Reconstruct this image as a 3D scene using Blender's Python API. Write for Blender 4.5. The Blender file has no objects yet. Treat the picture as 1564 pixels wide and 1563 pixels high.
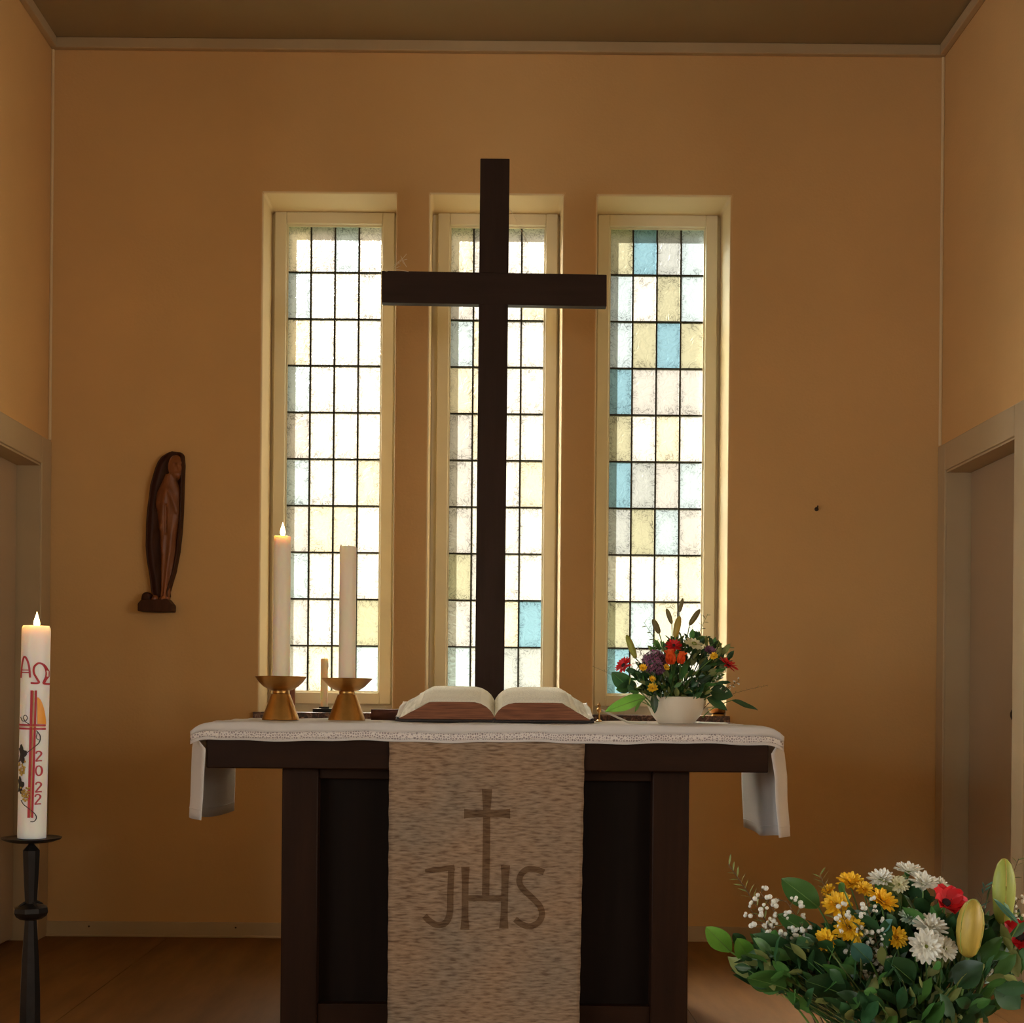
import bpy, math, random
from mathutils import Vector, Matrix, Quaternion
random.seed(7)
S = bpy.context.scene
COL = S.collection
PI = math.pi

# ------------------------------------------------------------------ camera
F = 2053.0; VX, VY = 740.0, 1070.0; H = 1.01
ROLL = math.radians(0.5)
cam_d = bpy.data.cameras.new('camera'); cam = bpy.data.objects.new('camera', cam_d); COL.objects.link(cam)
cam_d.sensor_fit = 'HORIZONTAL'; cam_d.sensor_width = 36.0; cam_d.lens = F/1564*36
cam_d.shift_x = (782-VX)/1564; cam_d.shift_y = (VY-781.5)/1564
cam_d.clip_start = 0.05; cam_d.clip_end = 300
cam.matrix_world = Matrix.Translation((0, 0, H)) @ Matrix.Rotation(PI/2, 4, 'X') @ Matrix.Rotation(ROLL, 4, 'Z')
S.camera = cam
CR, SR = math.cos(ROLL), math.sin(ROLL)
def P(px, py, Y):
    """photo pixel + distance from the camera plane -> point"""
    u, v = px-VX, py-VY
    x, y = u*CR+v*SR, -u*SR+v*CR
    return Vector((x*Y/F, Y, H-y*Y/F))

# ------------------------------------------------------------------ sky, sun, daylight of the nave windows
world = bpy.data.worlds.new('sky'); S.world = world; world.use_nodes = True
wn = world.node_tree; bg = wn.nodes['Background']
sky = wn.nodes.new('ShaderNodeTexSky'); sky.sky_type = 'NISHITA'; sky.sun_disc = False
sky.sun_elevation = math.radians(21); sky.sun_rotation = math.radians(-16.7); sky.dust_density = 3.0
wn.links.new(sky.outputs[0], bg.inputs[0]); bg.inputs[1].default_value = 0.022
sd = bpy.data.lights.new('sun', 'SUN'); sun = bpy.data.objects.new('sun', sd); COL.objects.link(sun)
sd.energy = 27.0; sd.angle = math.radians(1.2); sd.color = (1.0, 0.95, 0.86)
sun.rotation_euler = Vector((0.30, -1.0, -0.42)).to_track_quat('-Z', 'Y').to_euler()
def area(name, loc, aim, sx, sy, power, color):
    d = bpy.data.lights.new(name, 'AREA'); d.shape = 'RECTANGLE'; d.size = sx; d.size_y = sy
    d.energy = power; d.color = color
    o = bpy.data.objects.new(name, d); COL.objects.link(o); o.location = loc
    o.rotation_euler = (Vector(aim)-Vector(loc)).to_track_quat('-Z', 'Z').to_euler()
    return o
NX = 4.5
for yc in (-4.4, -1.4, 1.6):
    area('nave_daylight', (-NX-0.12, yc, 1.6), (0, yc, -0.4), 1.3, 2.0, 92, (0.86, 0.94, 1.0))
    area('nave_daylight', (NX+0.12, yc, 1.6), (0, yc, -0.4), 1.3, 2.0, 84, (1.0, 0.94, 0.84))
vs = S.view_settings
vs.view_transform = 'Standard'; vs.look = 'None'; vs.gamma = 1.0; vs.use_curve_mapping = False
vs.exposure = 0.28

# ------------------------------------------------------------------ materials
def lin(c): return tuple(((v/255)/12.92 if v/255 <= 0.04045 else ((v/255+0.055)/1.055)**2.4) for v in c)
MATS = {}
def mat(name, col, rough=0.6, metal=0.0, vary=0.0, vscale=8.0, bump=0.0, bscale=60.0, stretch=(1, 1, 1),
        coat=0.0, sss=0.0, emit=0.0, spec=0.5, rnd=0.0, transl=0.0, grain=None):
    m = bpy.data.materials.new(name); m.use_nodes = True
    nt = m.node_tree; b = nt.nodes['Principled BSDF']
    c = (*col, 1)
    b.inputs['Base Color'].default_value = c
    b.inputs['Roughness'].default_value = rough; b.inputs['Metallic'].default_value = metal
    b.inputs['Coat Weight'].default_value = coat
    b.inputs['Specular IOR Level'].default_value = spec
    tc = nt.nodes.new('ShaderNodeTexCoord'); mp = nt.nodes.new('ShaderNodeMapping')
    mp.inputs['Scale'].default_value = stretch; nt.links.new(tc.outputs['Object'], mp.inputs[0])
    src = None
    if vary > 0 or rnd > 0:
        hsv = nt.nodes.new('ShaderNodeHueSaturation'); hsv.inputs['Color'].default_value = c
        val = None
        if vary > 0:
            n = nt.nodes.new('ShaderNodeTexNoise'); n.inputs['Scale'].default_value = vscale
            n.inputs['Detail'].default_value = 6; n.inputs['Roughness'].default_value = 0.6
            nt.links.new(mp.outputs[0], n.inputs['Vector'])
            r = nt.nodes.new('ShaderNodeMapRange'); r.inputs[1].default_value = 0.25; r.inputs[2].default_value = 0.75
            r.inputs[3].default_value = 1-vary; r.inputs[4].default_value = 1+vary
            nt.links.new(n.outputs[0], r.inputs[0]); val = r.outputs[0]
        if rnd > 0:
            oi = nt.nodes.new('ShaderNodeObjectInfo')
            r2 = nt.nodes.new('ShaderNodeMapRange'); r2.inputs[3].default_value = 1-rnd; r2.inputs[4].default_value = 1+rnd
            nt.links.new(oi.outputs['Random'], r2.inputs[0])
            if val is None: val = r2.outputs[0]
            else:
                mm = nt.nodes.new('ShaderNodeMath'); mm.operation = 'MULTIPLY'
                nt.links.new(val, mm.inputs[0]); nt.links.new(r2.outputs[0], mm.inputs[1]); val = mm.outputs[0]
        nt.links.new(val, hsv.inputs['Value']); nt.links.new(hsv.outputs[0], b.inputs['Base Color'])
    if bump > 0:
        n2 = nt.nodes.new('ShaderNodeTexNoise'); n2.inputs['Scale'].default_value = bscale; n2.inputs['Detail'].default_value = 4
        nt.links.new(mp.outputs[0], n2.inputs['Vector'])
        bp = nt.nodes.new('ShaderNodeBump'); bp.inputs['Strength'].default_value = bump; bp.inputs['Distance'].default_value = 0.004
        nt.links.new(n2.outputs[0], bp.inputs['Height']); nt.links.new(bp.outputs[0], b.inputs['Normal'])
    if sss > 0:
        b.inputs['Subsurface Weight'].default_value = sss
        b.inputs['Subsurface Radius'].default_value = (0.045, 0.022, 0.010); b.inputs['Subsurface Scale'].default_value = 1.0
    if emit > 0:
        b.inputs['Emission Color'].default_value = c; b.inputs['Emission Strength'].default_value = emit
    if transl > 0:
        out = nt.nodes['Material Output']; mx = nt.nodes.new('ShaderNodeMixShader'); mx.inputs[0].default_value = transl
        tr = nt.nodes.new('ShaderNodeBsdfTranslucent'); tr.inputs[0].default_value = c
        nt.links.new(b.outputs[0], mx.inputs[1]); nt.links.new(tr.outputs[0], mx.inputs[2]); nt.links.new(mx.outputs[0], out.inputs[0])
    MATS[name] = m
    return m
mat('plaster', (0.73, 0.46, 0.20), 0.9, vary=0.05, vscale=1.6, bump=0.25, bscale=90, spec=0.2)
mat('nave_plaster', (0.70, 0.60, 0.45), 0.9, spec=0.2)
mat('lit_reveal_and_trim', (0.80, 0.62, 0.36), 0.7, vary=0.03, vscale=3, bump=0.1, bscale=60, spec=0.3)  # paler than the wall: skylight on the reveals painted in; trims share it
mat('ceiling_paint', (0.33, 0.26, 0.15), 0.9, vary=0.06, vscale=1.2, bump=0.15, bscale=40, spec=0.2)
mat('trim_paint', (0.53, 0.40, 0.235), 0.6, vary=0.05, vscale=5)
mat('door_paint', (0.44, 0.32, 0.20), 0.6, vary=0.04, vscale=2, bump=0.04, bscale=30)
mat('frame_paint', (0.86, 0.77, 0.55), 0.55, vary=0.03, vscale=6)
mat('floor_brown', (0.19, 0.085, 0.020), 0.6, spec=0.2, vary=0.25, vscale=3, bump=0.06, bscale=30, stretch=(4, 0.6, 1))
mat('altar_wood', (0.022, 0.008, 0.003), 0.5, spec=0.12, vary=0.3, vscale=3, stretch=(1.2, 6, 6), bump=0.12, bscale=20)
mat('altar_wood_upright', (0.022, 0.008, 0.003), 0.5, spec=0.12, vary=0.3, vscale=3, stretch=(9, 9, 0.8), bump=0.12, bscale=20)
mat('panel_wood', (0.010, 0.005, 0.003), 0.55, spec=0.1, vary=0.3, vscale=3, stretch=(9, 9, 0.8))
mat('cross_wood', (0.030, 0.015, 0.010), 0.55, spec=0.2, vary=0.25, vscale=4, stretch=(9, 9, 0.8), bump=0.1, bscale=20)
mat('cross_wood_across', (0.030, 0.015, 0.010), 0.55, spec=0.2, vary=0.25, vscale=4, stretch=(0.8, 9, 9), bump=0.1, bscale=20)
mat('carved_wood', (0.25, 0.085, 0.026), 0.42, vary=0.45, vscale=9, stretch=(3, 3, 0.6), bump=0.25, bscale=40)
mat('dark_carved_wood', (0.055, 0.017, 0.007), 0.55, spec=0.25, vary=0.4, vscale=9, stretch=(3, 3, 0.6), bump=0.25, bscale=40)
mat('linen', (0.78, 0.73, 0.68), 0.9, vary=0.03, vscale=20, bump=0.2, bscale=400, spec=0.15, transl=0.25)
mat('brass', (0.50, 0.28, 0.085), 0.30, 1.0, vary=0.25, vscale=14, bump=0.03, bscale=50)
mat('wax', (0.84, 0.76, 0.60), 0.45, sss=0.7, spec=0.4)
mat('wax_white', (0.88, 0.84, 0.78), 0.45, sss=0.6, spec=0.4)
mat('wick', (0.02, 0.015, 0.01), 0.9)
mat('flame', (1.0, 0.72, 0.35), 0.5, emit=9.0)
mat('iron', (0.022, 0.018, 0.016), 0.42, 0.7, vary=0.3, vscale=20, bump=0.2, bscale=40)
mat('black_metal', (0.012, 0.012, 0.012), 0.5, 0.3)
mat('red_wax', (0.42, 0.018, 0.03), 0.5)
mat('gold_wax', (0.55, 0.36, 0.08), 0.4, 0.5, vary=0.2, vscale=60)
mat('orange_wax', (0.85, 0.33, 0.02), 0.5)
mat('black_wax', (0.015, 0.014, 0.014), 0.6)
mat('page', (0.86, 0.83, 0.68), 0.8, vary=0.05, vscale=20)
mat('cover', (0.02, 0.014, 0.012), 0.5)
mat('red_book', (0.10, 0.025, 0.016), 0.6)
mat('bowl_glaze', (0.80, 0.70, 0.56), 0.3, coat=0.3)
mat('paper', (0.85, 0.83, 0.78), 0.8)
mat('stem', (0.10, 0.19, 0.035), 0.6, rnd=0.3)
mat('brown_stem', (0.12, 0.075, 0.035), 0.7, rnd=0.3)
mat('leaf_bright', (0.12, 0.30, 0.035), 0.45, vary=0.2, vscale=25, rnd=0.25, transl=0.25)
mat('leaf_mid', (0.055, 0.155, 0.03), 0.45, vary=0.2, vscale=25, rnd=0.35, transl=0.2)
mat('leaf_dark', (0.022, 0.070, 0.022), 0.4, vary=0.25, vscale=25, rnd=0.35, transl=0.12)
mat('leaf_blue', (0.06, 0.17, 0.13), 0.5, rnd=0.25, transl=0.15)
mat('leaf_olive', (0.19, 0.22, 0.065), 0.5, vary=0.2, vscale=25, rnd=0.3, transl=0.2)
mat('petal_white', (0.86, 0.84, 0.74), 0.65, rnd=0.06, transl=0.2)
mat('petal_cream', (0.80, 0.76, 0.50), 0.65, rnd=0.06, transl=0.2)
mat('petal_yellow', (0.90, 0.56, 0.02), 0.6, rnd=0.12, transl=0.15)
mat('petal_mint', (0.50, 0.62, 0.50), 0.6, rnd=0.1, transl=0.1)
mat('petal_red', (0.62, 0.008, 0.012), 0.5, rnd=0.15, transl=0.15)
mat('petal_orange', (0.85, 0.13, 0.02), 0.5, rnd=0.1, transl=0.2)
mat('petal_purple', (0.20, 0.075, 0.15), 0.6, vary=0.35, vscale=120, rnd=0.2, transl=0.15)
mat('eye_green', (0.22, 0.26, 0.04), 0.7, bump=0.5, bscale=500)
mat('eye_amber', (0.30, 0.14, 0.01), 0.7, bump=0.5, bscale=500)
mat('eye_dark', (0.02, 0.008, 0.012), 0.7, bump=0.5, bscale=500)
mat('bud_green', (0.36, 0.40, 0.07), 0.5, vary=0.2, vscale=30, stretch=(3, 3, 0.6), transl=0.1)
mat('bud_amber', (0.46, 0.32, 0.05), 0.5, vary=0.25, vscale=30, stretch=(3, 3, 0.6), transl=0.1)
mat('bud_dull', (0.19, 0.15, 0.06), 0.6, vary=0.2, vscale=30, transl=0.1)
mat('lawn', (0.10, 0.16, 0.05), 0.9, vary=0.3, vscale=2)
mat('cobweb', (0.95, 0.86, 0.68), 0.8, transl=0.4)
mat('nail', (0.06, 0.04, 0.03), 0.5, 0.6)
mat('lead', (0.045, 0.042, 0.03), 0.55, 0.4)
mat('basket', (0.16, 0.09, 0.04), 0.8, vary=0.3, vscale=40, bump=0.4, bscale=90)
mat('stone_outside', (0.45, 0.40, 0.34), 0.9, vary=0.1, vscale=6, bump=0.3, bscale=40)

def special():
    # marble of the window sill
    m = mat('marble', (0.10, 0.05, 0.03), 0.3); nt = m.node_tree; b = nt.nodes['Principled BSDF']
    tc = nt.nodes.new('ShaderNodeTexCoord'); v = nt.nodes.new('ShaderNodeTexNoise'); v.inputs['Scale'].default_value = 45
    v.inputs['Detail'].default_value = 8; v.inputs['Distortion'].default_value = 1.5
    cr = nt.nodes.new('ShaderNodeValToRGB'); e = cr.color_ramp.elements
    e[0].position = 0.38; e[0].color = (0.035, 0.016, 0.01, 1); e[1].position = 0.68; e[1].color = (0.36, 0.21, 0.12, 1)
    k = e.new(0.52); k.color = (0.13, 0.05, 0.025, 1)
    nt.links.new(tc.outputs['Object'], v.inputs['Vector']); nt.links.new(v.outputs[0], cr.inputs[0]); nt.links.new(cr.outputs[0], b.inputs['Base Color'])
    # slubbed hand weave of the hanging cloth
    m = mat('weave', (0.36, 0.24, 0.15), 0.95, spec=0.1); nt = m.node_tree; b = nt.nodes['Principled BSDF']
    tc = nt.nodes.new('ShaderNodeTexCoord')
    def noise(sc, st, det=3):
        mp = nt.nodes.new('ShaderNodeMapping'); mp.inputs['Scale'].default_value = st
        n = nt.nodes.new('ShaderNodeTexNoise'); n.inputs['Scale'].default_value = sc; n.inputs['Detail'].default_value = det
        nt.links.new(tc.outputs['Object'], mp.inputs[0]); nt.links.new(mp.outputs[0], n.inputs['Vector']); return n
    n1 = noise(30, (1, 1, 5.5)); n2 = noise(4, (1, 1, 1))
    cr = nt.nodes.new('ShaderNodeValToRGB'); e = cr.color_ramp.elements
    e[0].position = 0.30; e[0].color = (0.15, 0.092, 0.055, 1); e[1].position = 0.72; e[1].color = (0.37, 0.26, 0.17, 1)
    k = e.new(0.5); k.color = (0.28, 0.19, 0.12, 1)
    nt.links.new(n1.outputs[0], cr.inputs[0])
    cr2 = nt.nodes.new('ShaderNodeValToRGB'); e = cr2.color_ramp.elements
    e[0].position = 0.35; e[0].color = (0.86, 0.92, 0.98, 1); e[1].position = 0.65; e[1].color = (1.05, 0.98, 0.92, 1)
    nt.links.new(n2.outputs[0], cr2.inputs[0])
    mx = nt.nodes.new('ShaderNodeMix'); mx.data_type = 'RGBA'; mx.blend_type = 'MULTIPLY'; mx.inputs[0].default_value = 1
    nt.links.new(cr.outputs[0], mx.inputs[6]); nt.links.new(cr2.outputs[0], mx.inputs[7]); nt.links.new(mx.outputs[2], b.inputs['Base Color'])
    bp = nt.nodes.new('ShaderNodeBump'); bp.inputs['Strength'].default_value = 0.6; bp.inputs['Distance'].default_value = 0.004
    nt.links.new(n1.outputs[0], bp.inputs['Height']); nt.links.new(bp.outputs[0], b.inputs['Normal'])
    m2 = m.copy(); m2.name = 'weave_brown'; MATS['weave_brown'] = m2
    for n in m2.node_tree.nodes:
        if n.type == 'VALTORGB' and len(n.color_ramp.elements) == 3:
            for el in n.color_ramp.elements: el.color = (el.color[0]*0.50, el.color[1]*0.43, el.color[2]*0.36, 1)
    # lace
    m = mat('lace', (0.6, 0.5, 0.45), 0.95, spec=0.1); nt = m.node_tree; b = nt.nodes['Principled BSDF']
    tc = nt.nodes.new('ShaderNodeTexCoord'); v = nt.nodes.new('ShaderNodeTexVoronoi'); v.feature = 'DISTANCE_TO_EDGE'
    v.inputs['Scale'].default_value = 140; v.inputs['Randomness'].default_value = 0.75
    cr = nt.nodes.new('ShaderNodeValToRGB'); e = cr.color_ramp.elements
    e[0].position = 0.10; e[0].color = (0.74, 0.67, 0.61, 1); e[1].position = 0.26; e[1].color = (0.33, 0.27, 0.26, 1)
    nt.links.new(tc.outputs['Object'], v.inputs['Vector']); nt.links.new(v.outputs[0], cr.inputs[0]); nt.links.new(cr.outputs[0], b.inputs['Base Color'])
    # fore edges of the book: layered pages
    for nm, a, c2 in (('book_edge', (0.13, 0.042, 0.016), (0.26, 0.095, 0.04)), ('page_edge', (0.60, 0.56, 0.43), (0.86, 0.83, 0.70))):
        m = mat(nm, a, 0.8); nt = m.node_tree; b = nt.nodes['Principled BSDF']
        tc = nt.nodes.new('ShaderNodeTexCoord'); mp = nt.nodes.new('ShaderNodeMapping'); mp.inputs['Scale'].default_value = (2, 2, 40)
        n = nt.nodes.new('ShaderNodeTexNoise'); n.inputs['Scale'].default_value = 5; n.inputs['Detail'].default_value = 5
        cr = nt.nodes.new('ShaderNodeValToRGB'); e = cr.color_ramp.elements
        e[0].position = 0.35; e[0].color = (*a, 1); e[1].position = 0.65; e[1].color = (*c2, 1)
        nt.links.new(tc.outputs['Object'], mp.inputs[0]); nt.links.new(mp.outputs[0], n.inputs['Vector']); nt.links.new(n.outputs[0], cr.inputs[0]); nt.links.new(cr.outputs[0], b.inputs['Base Color'])
    # printed page: lines of type in two columns
    m = mat('print_page', (0.7, 0.66, 0.52), 0.8); nt = m.node_tree; b = nt.nodes['Principled BSDF']
    tc = nt.nodes.new('ShaderNodeTexCoord'); sp = nt.nodes.new('ShaderNodeSeparateXYZ'); nt.links.new(tc.outputs['Object'], sp.inputs[0])
    def math_(op, a, bb):
        q = nt.nodes.new('ShaderNodeMath'); q.operation = op
        for i, z in enumerate((a, bb)):
            if isinstance(z, (int, float)): q.inputs[i].default_value = z
            else: nt.links.new(z, q.inputs[i])
        return q.outputs[0]
    ln = math_('GREATER_THAN', math_('SINE', math_('MULTIPLY', sp.outputs[1], 2*PI/0.0055), 0), 0.0)
    n = nt.nodes.new('ShaderNodeTexNoise'); n.inputs['Scale'].default_value = 300; nt.links.new(tc.outputs['Object'], n.inputs['Vector'])
    ink = math_('MULTIPLY', ln, math_('GREATER_THAN', n.outputs[0], 0.5))
    ink = math_('MULTIPLY', ink, 0.45)
    mx = nt.nodes.new('ShaderNodeMix'); mx.data_type = 'RGBA'; mx.inputs[6].default_value = (0.86, 0.83, 0.68, 1); mx.inputs[7].default_value = (0.22, 0.2, 0.16, 1)
    nt.links.new(ink, mx.inputs[0]); nt.links.new(mx.outputs[2], b.inputs['Base Color'])
special()

def glass(name, col, veil):
    """crinkled cathedral glass: inner face scatters and refracts, outer face clear"""
    m = bpy.data.materials.new(name); m.use_nodes = True; nt = m.node_tree; nt.nodes.clear()
    out = nt.nodes.new('ShaderNodeOutputMaterial')
    tc = nt.nodes.new('ShaderNodeTexCoord'); oi = nt.nodes.new('ShaderNodeObjectInfo')
    ad = nt.nodes.new('ShaderNodeVectorMath'); ad.operation = 'ADD'
    ml = nt.nodes.new('ShaderNodeVectorMath'); ml.operation = 'SCALE'; ml.inputs['Scale'].default_value = 3.7
    nt.links.new(oi.outputs['Location'], ml.inputs[0]); nt.links.new(tc.outputs['Object'], ad.inputs[0]); nt.links.new(ml.outputs[0], ad.inputs[1])
    n = nt.nodes.new('ShaderNodeTexNoise'); n.inputs['Scale'].default_value = 26; n.inputs['Detail'].default_value = 4; n.inputs['Distortion'].default_value = 2.0
    nt.links.new(ad.outputs[0], n.inputs['Vector'])
    # wiggly veins in the glass
    sb = nt.nodes.new('ShaderNodeMath'); sb.operation = 'SUBTRACT'; sb.inputs[1].default_value = 0.5; nt.links.new(n.outputs[0], sb.inputs[0])
    ab = nt.nodes.new('ShaderNodeMath'); ab.operation = 'ABSOLUTE'; nt.links.new(sb.outputs[0], ab.inputs[0])
    mr = nt.nodes.new('ShaderNodeMapRange'); mr.inputs[1].default_value = 0.0; mr.inputs[2].default_value = 0.035; mr.inputs[4].default_value = 1.0
    nt.links.new(ab.outputs[0], mr.inputs[0])
    def op(o_, a, b_):
        q = nt.nodes.new('ShaderNodeMath'); q.operation = o_
        for i_, z_ in enumerate((a, b_)):
            if isinstance(z_, (int, float)): q.inputs[i_].default_value = z_
            elif z_ is not None: nt.links.new(z_, q.inputs[i_])
        return q.outputs[0]
    sx = nt.nodes.new('ShaderNodeSeparateXYZ'); nt.links.new(tc.outputs['Object'], sx.inputs[0])
    n3 = nt.nodes.new('ShaderNodeTexNoise'); n3.inputs['Scale'].default_value = 9; nt.links.new(ad.outputs[0], n3.inputs['Vector'])
    ed = op('MAXIMUM', op('MULTIPLY', op('ABSOLUTE', sx.outputs[0], None), 1/0.0529), op('MULTIPLY', op('ABSOLUTE', sx.outputs[2], None), 1/0.1035))
    ed = op('ADD', ed, op('MULTIPLY', op('SUBTRACT', n3.outputs[0], 0.5), 0.9))
    er = nt.nodes.new('ShaderNodeMapRange'); er.inputs[1].default_value = 0.45; er.inputs[2].default_value = 1.0; er.inputs[3].default_value = 0.12; er.inputs[4].default_value = 1.0
    nt.links.new(ed, er.inputs[0])
    nt.links.new(op('SUBTRACT', 1.0, op('MULTIPLY', er.outputs[0], veil)), mr.inputs[3])
    tot = op('MULTIPLY', mr.outputs[0], op('SUBTRACT', 1.0, op('MULTIPLY', er.outputs[0], 0.22)))
    mx = nt.nodes.new('ShaderNodeMix'); mx.data_type = 'RGBA'; mx.blend_type = 'MULTIPLY'; mx.inputs[0].default_value = 1; mx.inputs[6].default_value = (*col, 1)
    nt.links.new(tot, mx.inputs[7])
    bp = nt.nodes.new('ShaderNodeBump'); bp.inputs['Strength'].default_value = 0.7; bp.inputs['Distance'].default_value = 0.006
    nt.links.new(n.outputs[0], bp.inputs['Height'])
    tr = nt.nodes.new('ShaderNodeBsdfTranslucent'); rf = nt.nodes.new('ShaderNodeBsdfRefraction')
    rf.inputs['Roughness'].default_value = 0.58; rf.inputs['IOR'].default_value = 1.5
    for s in (tr, rf):
        nt.links.new(mx.outputs[2], s.inputs['Color']); nt.links.new(bp.outputs[0], s.inputs['Normal'])
    ms = nt.nodes.new('ShaderNodeMixShader'); ms.inputs[0].default_value = 0.84
    nt.links.new(tr.outputs[0], ms.inputs[1]); nt.links.new(rf.outputs[0], ms.inputs[2])
    gl = nt.nodes.new('ShaderNodeBsdfGlossy'); gl.inputs['Roughness'].default_value = 0.2
    m2 = nt.nodes.new('ShaderNodeMixShader'); m2.inputs[0].default_value = 0.04
    nt.links.new(ms.outputs[0], m2.inputs[1]); nt.links.new(gl.outputs[0], m2.inputs[2]); nt.links.new(m2.outputs[0], out.inputs[0])
    MATS[name] = m; return m
GLASS = {'W': (0.80, 0.78, 0.72), 'Y': (0.48, 0.46, 0.31), 'P': (0.76, 0.70, 0.52), 'B': (0.23, 0.41, 0.50), 'G': (0.46, 0.48, 0.46), 'L': (0.52, 0.62, 0.66), 'S': (0.58, 0.56, 0.52)}
for k, c in GLASS.items(): glass('glass_'+k, c, 0.80)
gc = bpy.data.materials.new('glass_clear'); gc.use_nodes = True; gc.node_tree.nodes.clear()
_o = gc.node_tree.nodes.new('ShaderNodeOutputMaterial'); _t = gc.node_tree.nodes.new('ShaderNodeBsdfTransparent'); gc.node_tree.links.new(_t.outputs[0], _o.inputs[0])
MATS['glass_clear'] = gc

# ------------------------------------------------------------------ mesh helpers
class MB:
    def __init__(s): s.v = []; s.f = []; s.mi = []
    def add(s, vs, fs, mi=0):
        o = len(s.v); s.v += [tuple(v) for v in vs]; s.f += [tuple(i+o for i in f) for f in fs]; s.mi += [mi]*len(fs); return s
    def box(s, a, b, mi=0):
        x0, y0, z0 = a; x1, y1, z1 = b
        return s.add([(x0,y0,z0),(x1,y0,z0),(x1,y1,z0),(x0,y1,z0),(x0,y0,z1),(x1,y0,z1),(x1,y1,z1),(x0,y1,z1)],
              [(0,3,2,1),(4,5,6,7),(0,1,5,4),(1,2,6,5),(2,3,7,6),(3,0,4,7)], mi)
    def lathe(s, prof, n=24, lobes=0, amp=0.0, mi=0):
        vs, fs = [], []
        m = len(prof)
        for r, z in prof:
            for k in range(n):
                a = 2*PI*k/n; q = r*(1+amp*math.cos(lobes*a)) if lobes else r
                vs.append((q*math.cos(a), q*math.sin(a), z))
        for i in range(m-1):
            for k in range(n):
                k2 = (k+1) % n
                fs.append((i*n+k, i*n+k2, (i+1)*n+k2, (i+1)*n+k))
        fs.append(tuple(reversed(range(n)))); fs.append(tuple((m-1)*n+k for k in range(n)))
        return s.add(vs, fs, mi)
    def tube(s, pts, r, n=6, r1=None, mi=0):
        pts = [Vector(p) for p in pts]; m = len(pts); vs, fs = [], []
        r1 = r if r1 is None else r1
        for i, p in enumerate(pts):
            t = (pts[min(i+1, m-1)]-pts[max(i-1, 0)]).normalized()
            a = t.cross(Vector((0, 0, 1)));
            if a.length < 0.05: a = t.cross(Vector((1, 0, 0)))
            a.normalize(); b = t.cross(a); q = r+(r1-r)*i/(m-1)
            for k in range(n):
                an = 2*PI*k/n; vs.append(p+a*q*math.cos(an)+b*q*math.sin(an))
        for i in range(m-1):
            for k in range(n):
                k2 = (k+1) % n; fs.append((i*n+k, i*n+k2, (i+1)*n+k2, (i+1)*n+k))
        fs.append(tuple(reversed(range(n)))); fs.append(tuple((m-1)*n+k for k in range(n)))
        return s.add(vs, fs, mi)
    def grid(s, fn, nu, nv, mi=0):
        vs = [fn(i/nu, j/nv) for j in range(nv+1) for i in range(nu+1)]
        fs = [(j*(nu+1)+i, j*(nu+1)+i+1, (j+1)*(nu+1)+i+1, (j+1)*(nu+1)+i) for j in range(nv) for i in range(nu)]
        return s.add(vs, fs, mi)
    def ball(s, c, r, n=6, sz=1.0, mi=0):
        vs, fs = [], []; m = max(3, n//2+1)
        for i in range(m+1):
            t = PI*i/m
            for k in range(n):
                a = 2*PI*k/n; vs.append((c[0]+r*math.sin(t)*math.cos(a), c[1]+r*math.sin(t)*math.sin(a), c[2]+r*sz*math.cos(t)))
        for i in range(m):
            for k in range(n):
                k2 = (k+1) % n; fs.append((i*n+k, (i+1)*n+k, (i+1)*n+k2, i*n+k2))
        return s.add(vs, fs, mi)
    def mesh(s, name, mats, smooth=True, sharp=35):
        me = bpy.data.meshes.new(name); me.from_pydata(s.v, [], s.f)
        for m in mats: me.materials.append(MATS[m])
        me.polygons.foreach_set('material_index', s.mi)
        if smooth:
            me.polygons.foreach_set('use_smooth', [True]*len(s.f)); me.update()
            try: me.set_sharp_from_angle(angle=math.radians(sharp))
            except Exception: pass
        me.update(); me.validate(); return me
def link(name, data, parent=None, loc=(0, 0, 0), rot=None, scale=None):
    o = bpy.data.objects.new(name, data); COL.objects.link(o); o.location = loc
    if rot is not None:
        if isinstance(rot, Quaternion): o.rotation_mode = 'QUATERNION'; o.rotation_quaternion = rot
        else: o.rotation_euler = rot
    if scale is not None: o.scale = (scale,)*3 if isinstance(scale, (int, float)) else scale
    if parent: o.parent = parent
    return o
def obj(name, mb, mats, parent=None, loc=(0, 0, 0), rot=None, smooth=True, sharp=35, bevel=0, seg=2, solid=0, weld=False):
    if isinstance(mats, str): mats = [mats]
    o = link(name, mb.mesh(name, mats, smooth, sharp), parent, loc, rot)
    if solid:
        m = o.modifiers.new('thick', 'SOLIDIFY'); m.thickness = solid; m.offset = 0
    if bevel:
        m = o.modifiers.new('bevel', 'BEVEL'); m.width = bevel; m.segments = seg; m.limit_method = 'ANGLE'; m.angle_limit = math.radians(40)
    return o
def tag(o, label, cat, group=None):
    o['label'] = label; o['category'] = cat
    if group: o['group'] = group
    return o
def struct(o, label=None):
    o['kind'] = 'structure'
    if label: o['label'] = label
    return o
def thing(name, loc, label, cat, group=None, rot=None):
    return tag(link(name, None, None, loc, rot), label, cat, group)
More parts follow.
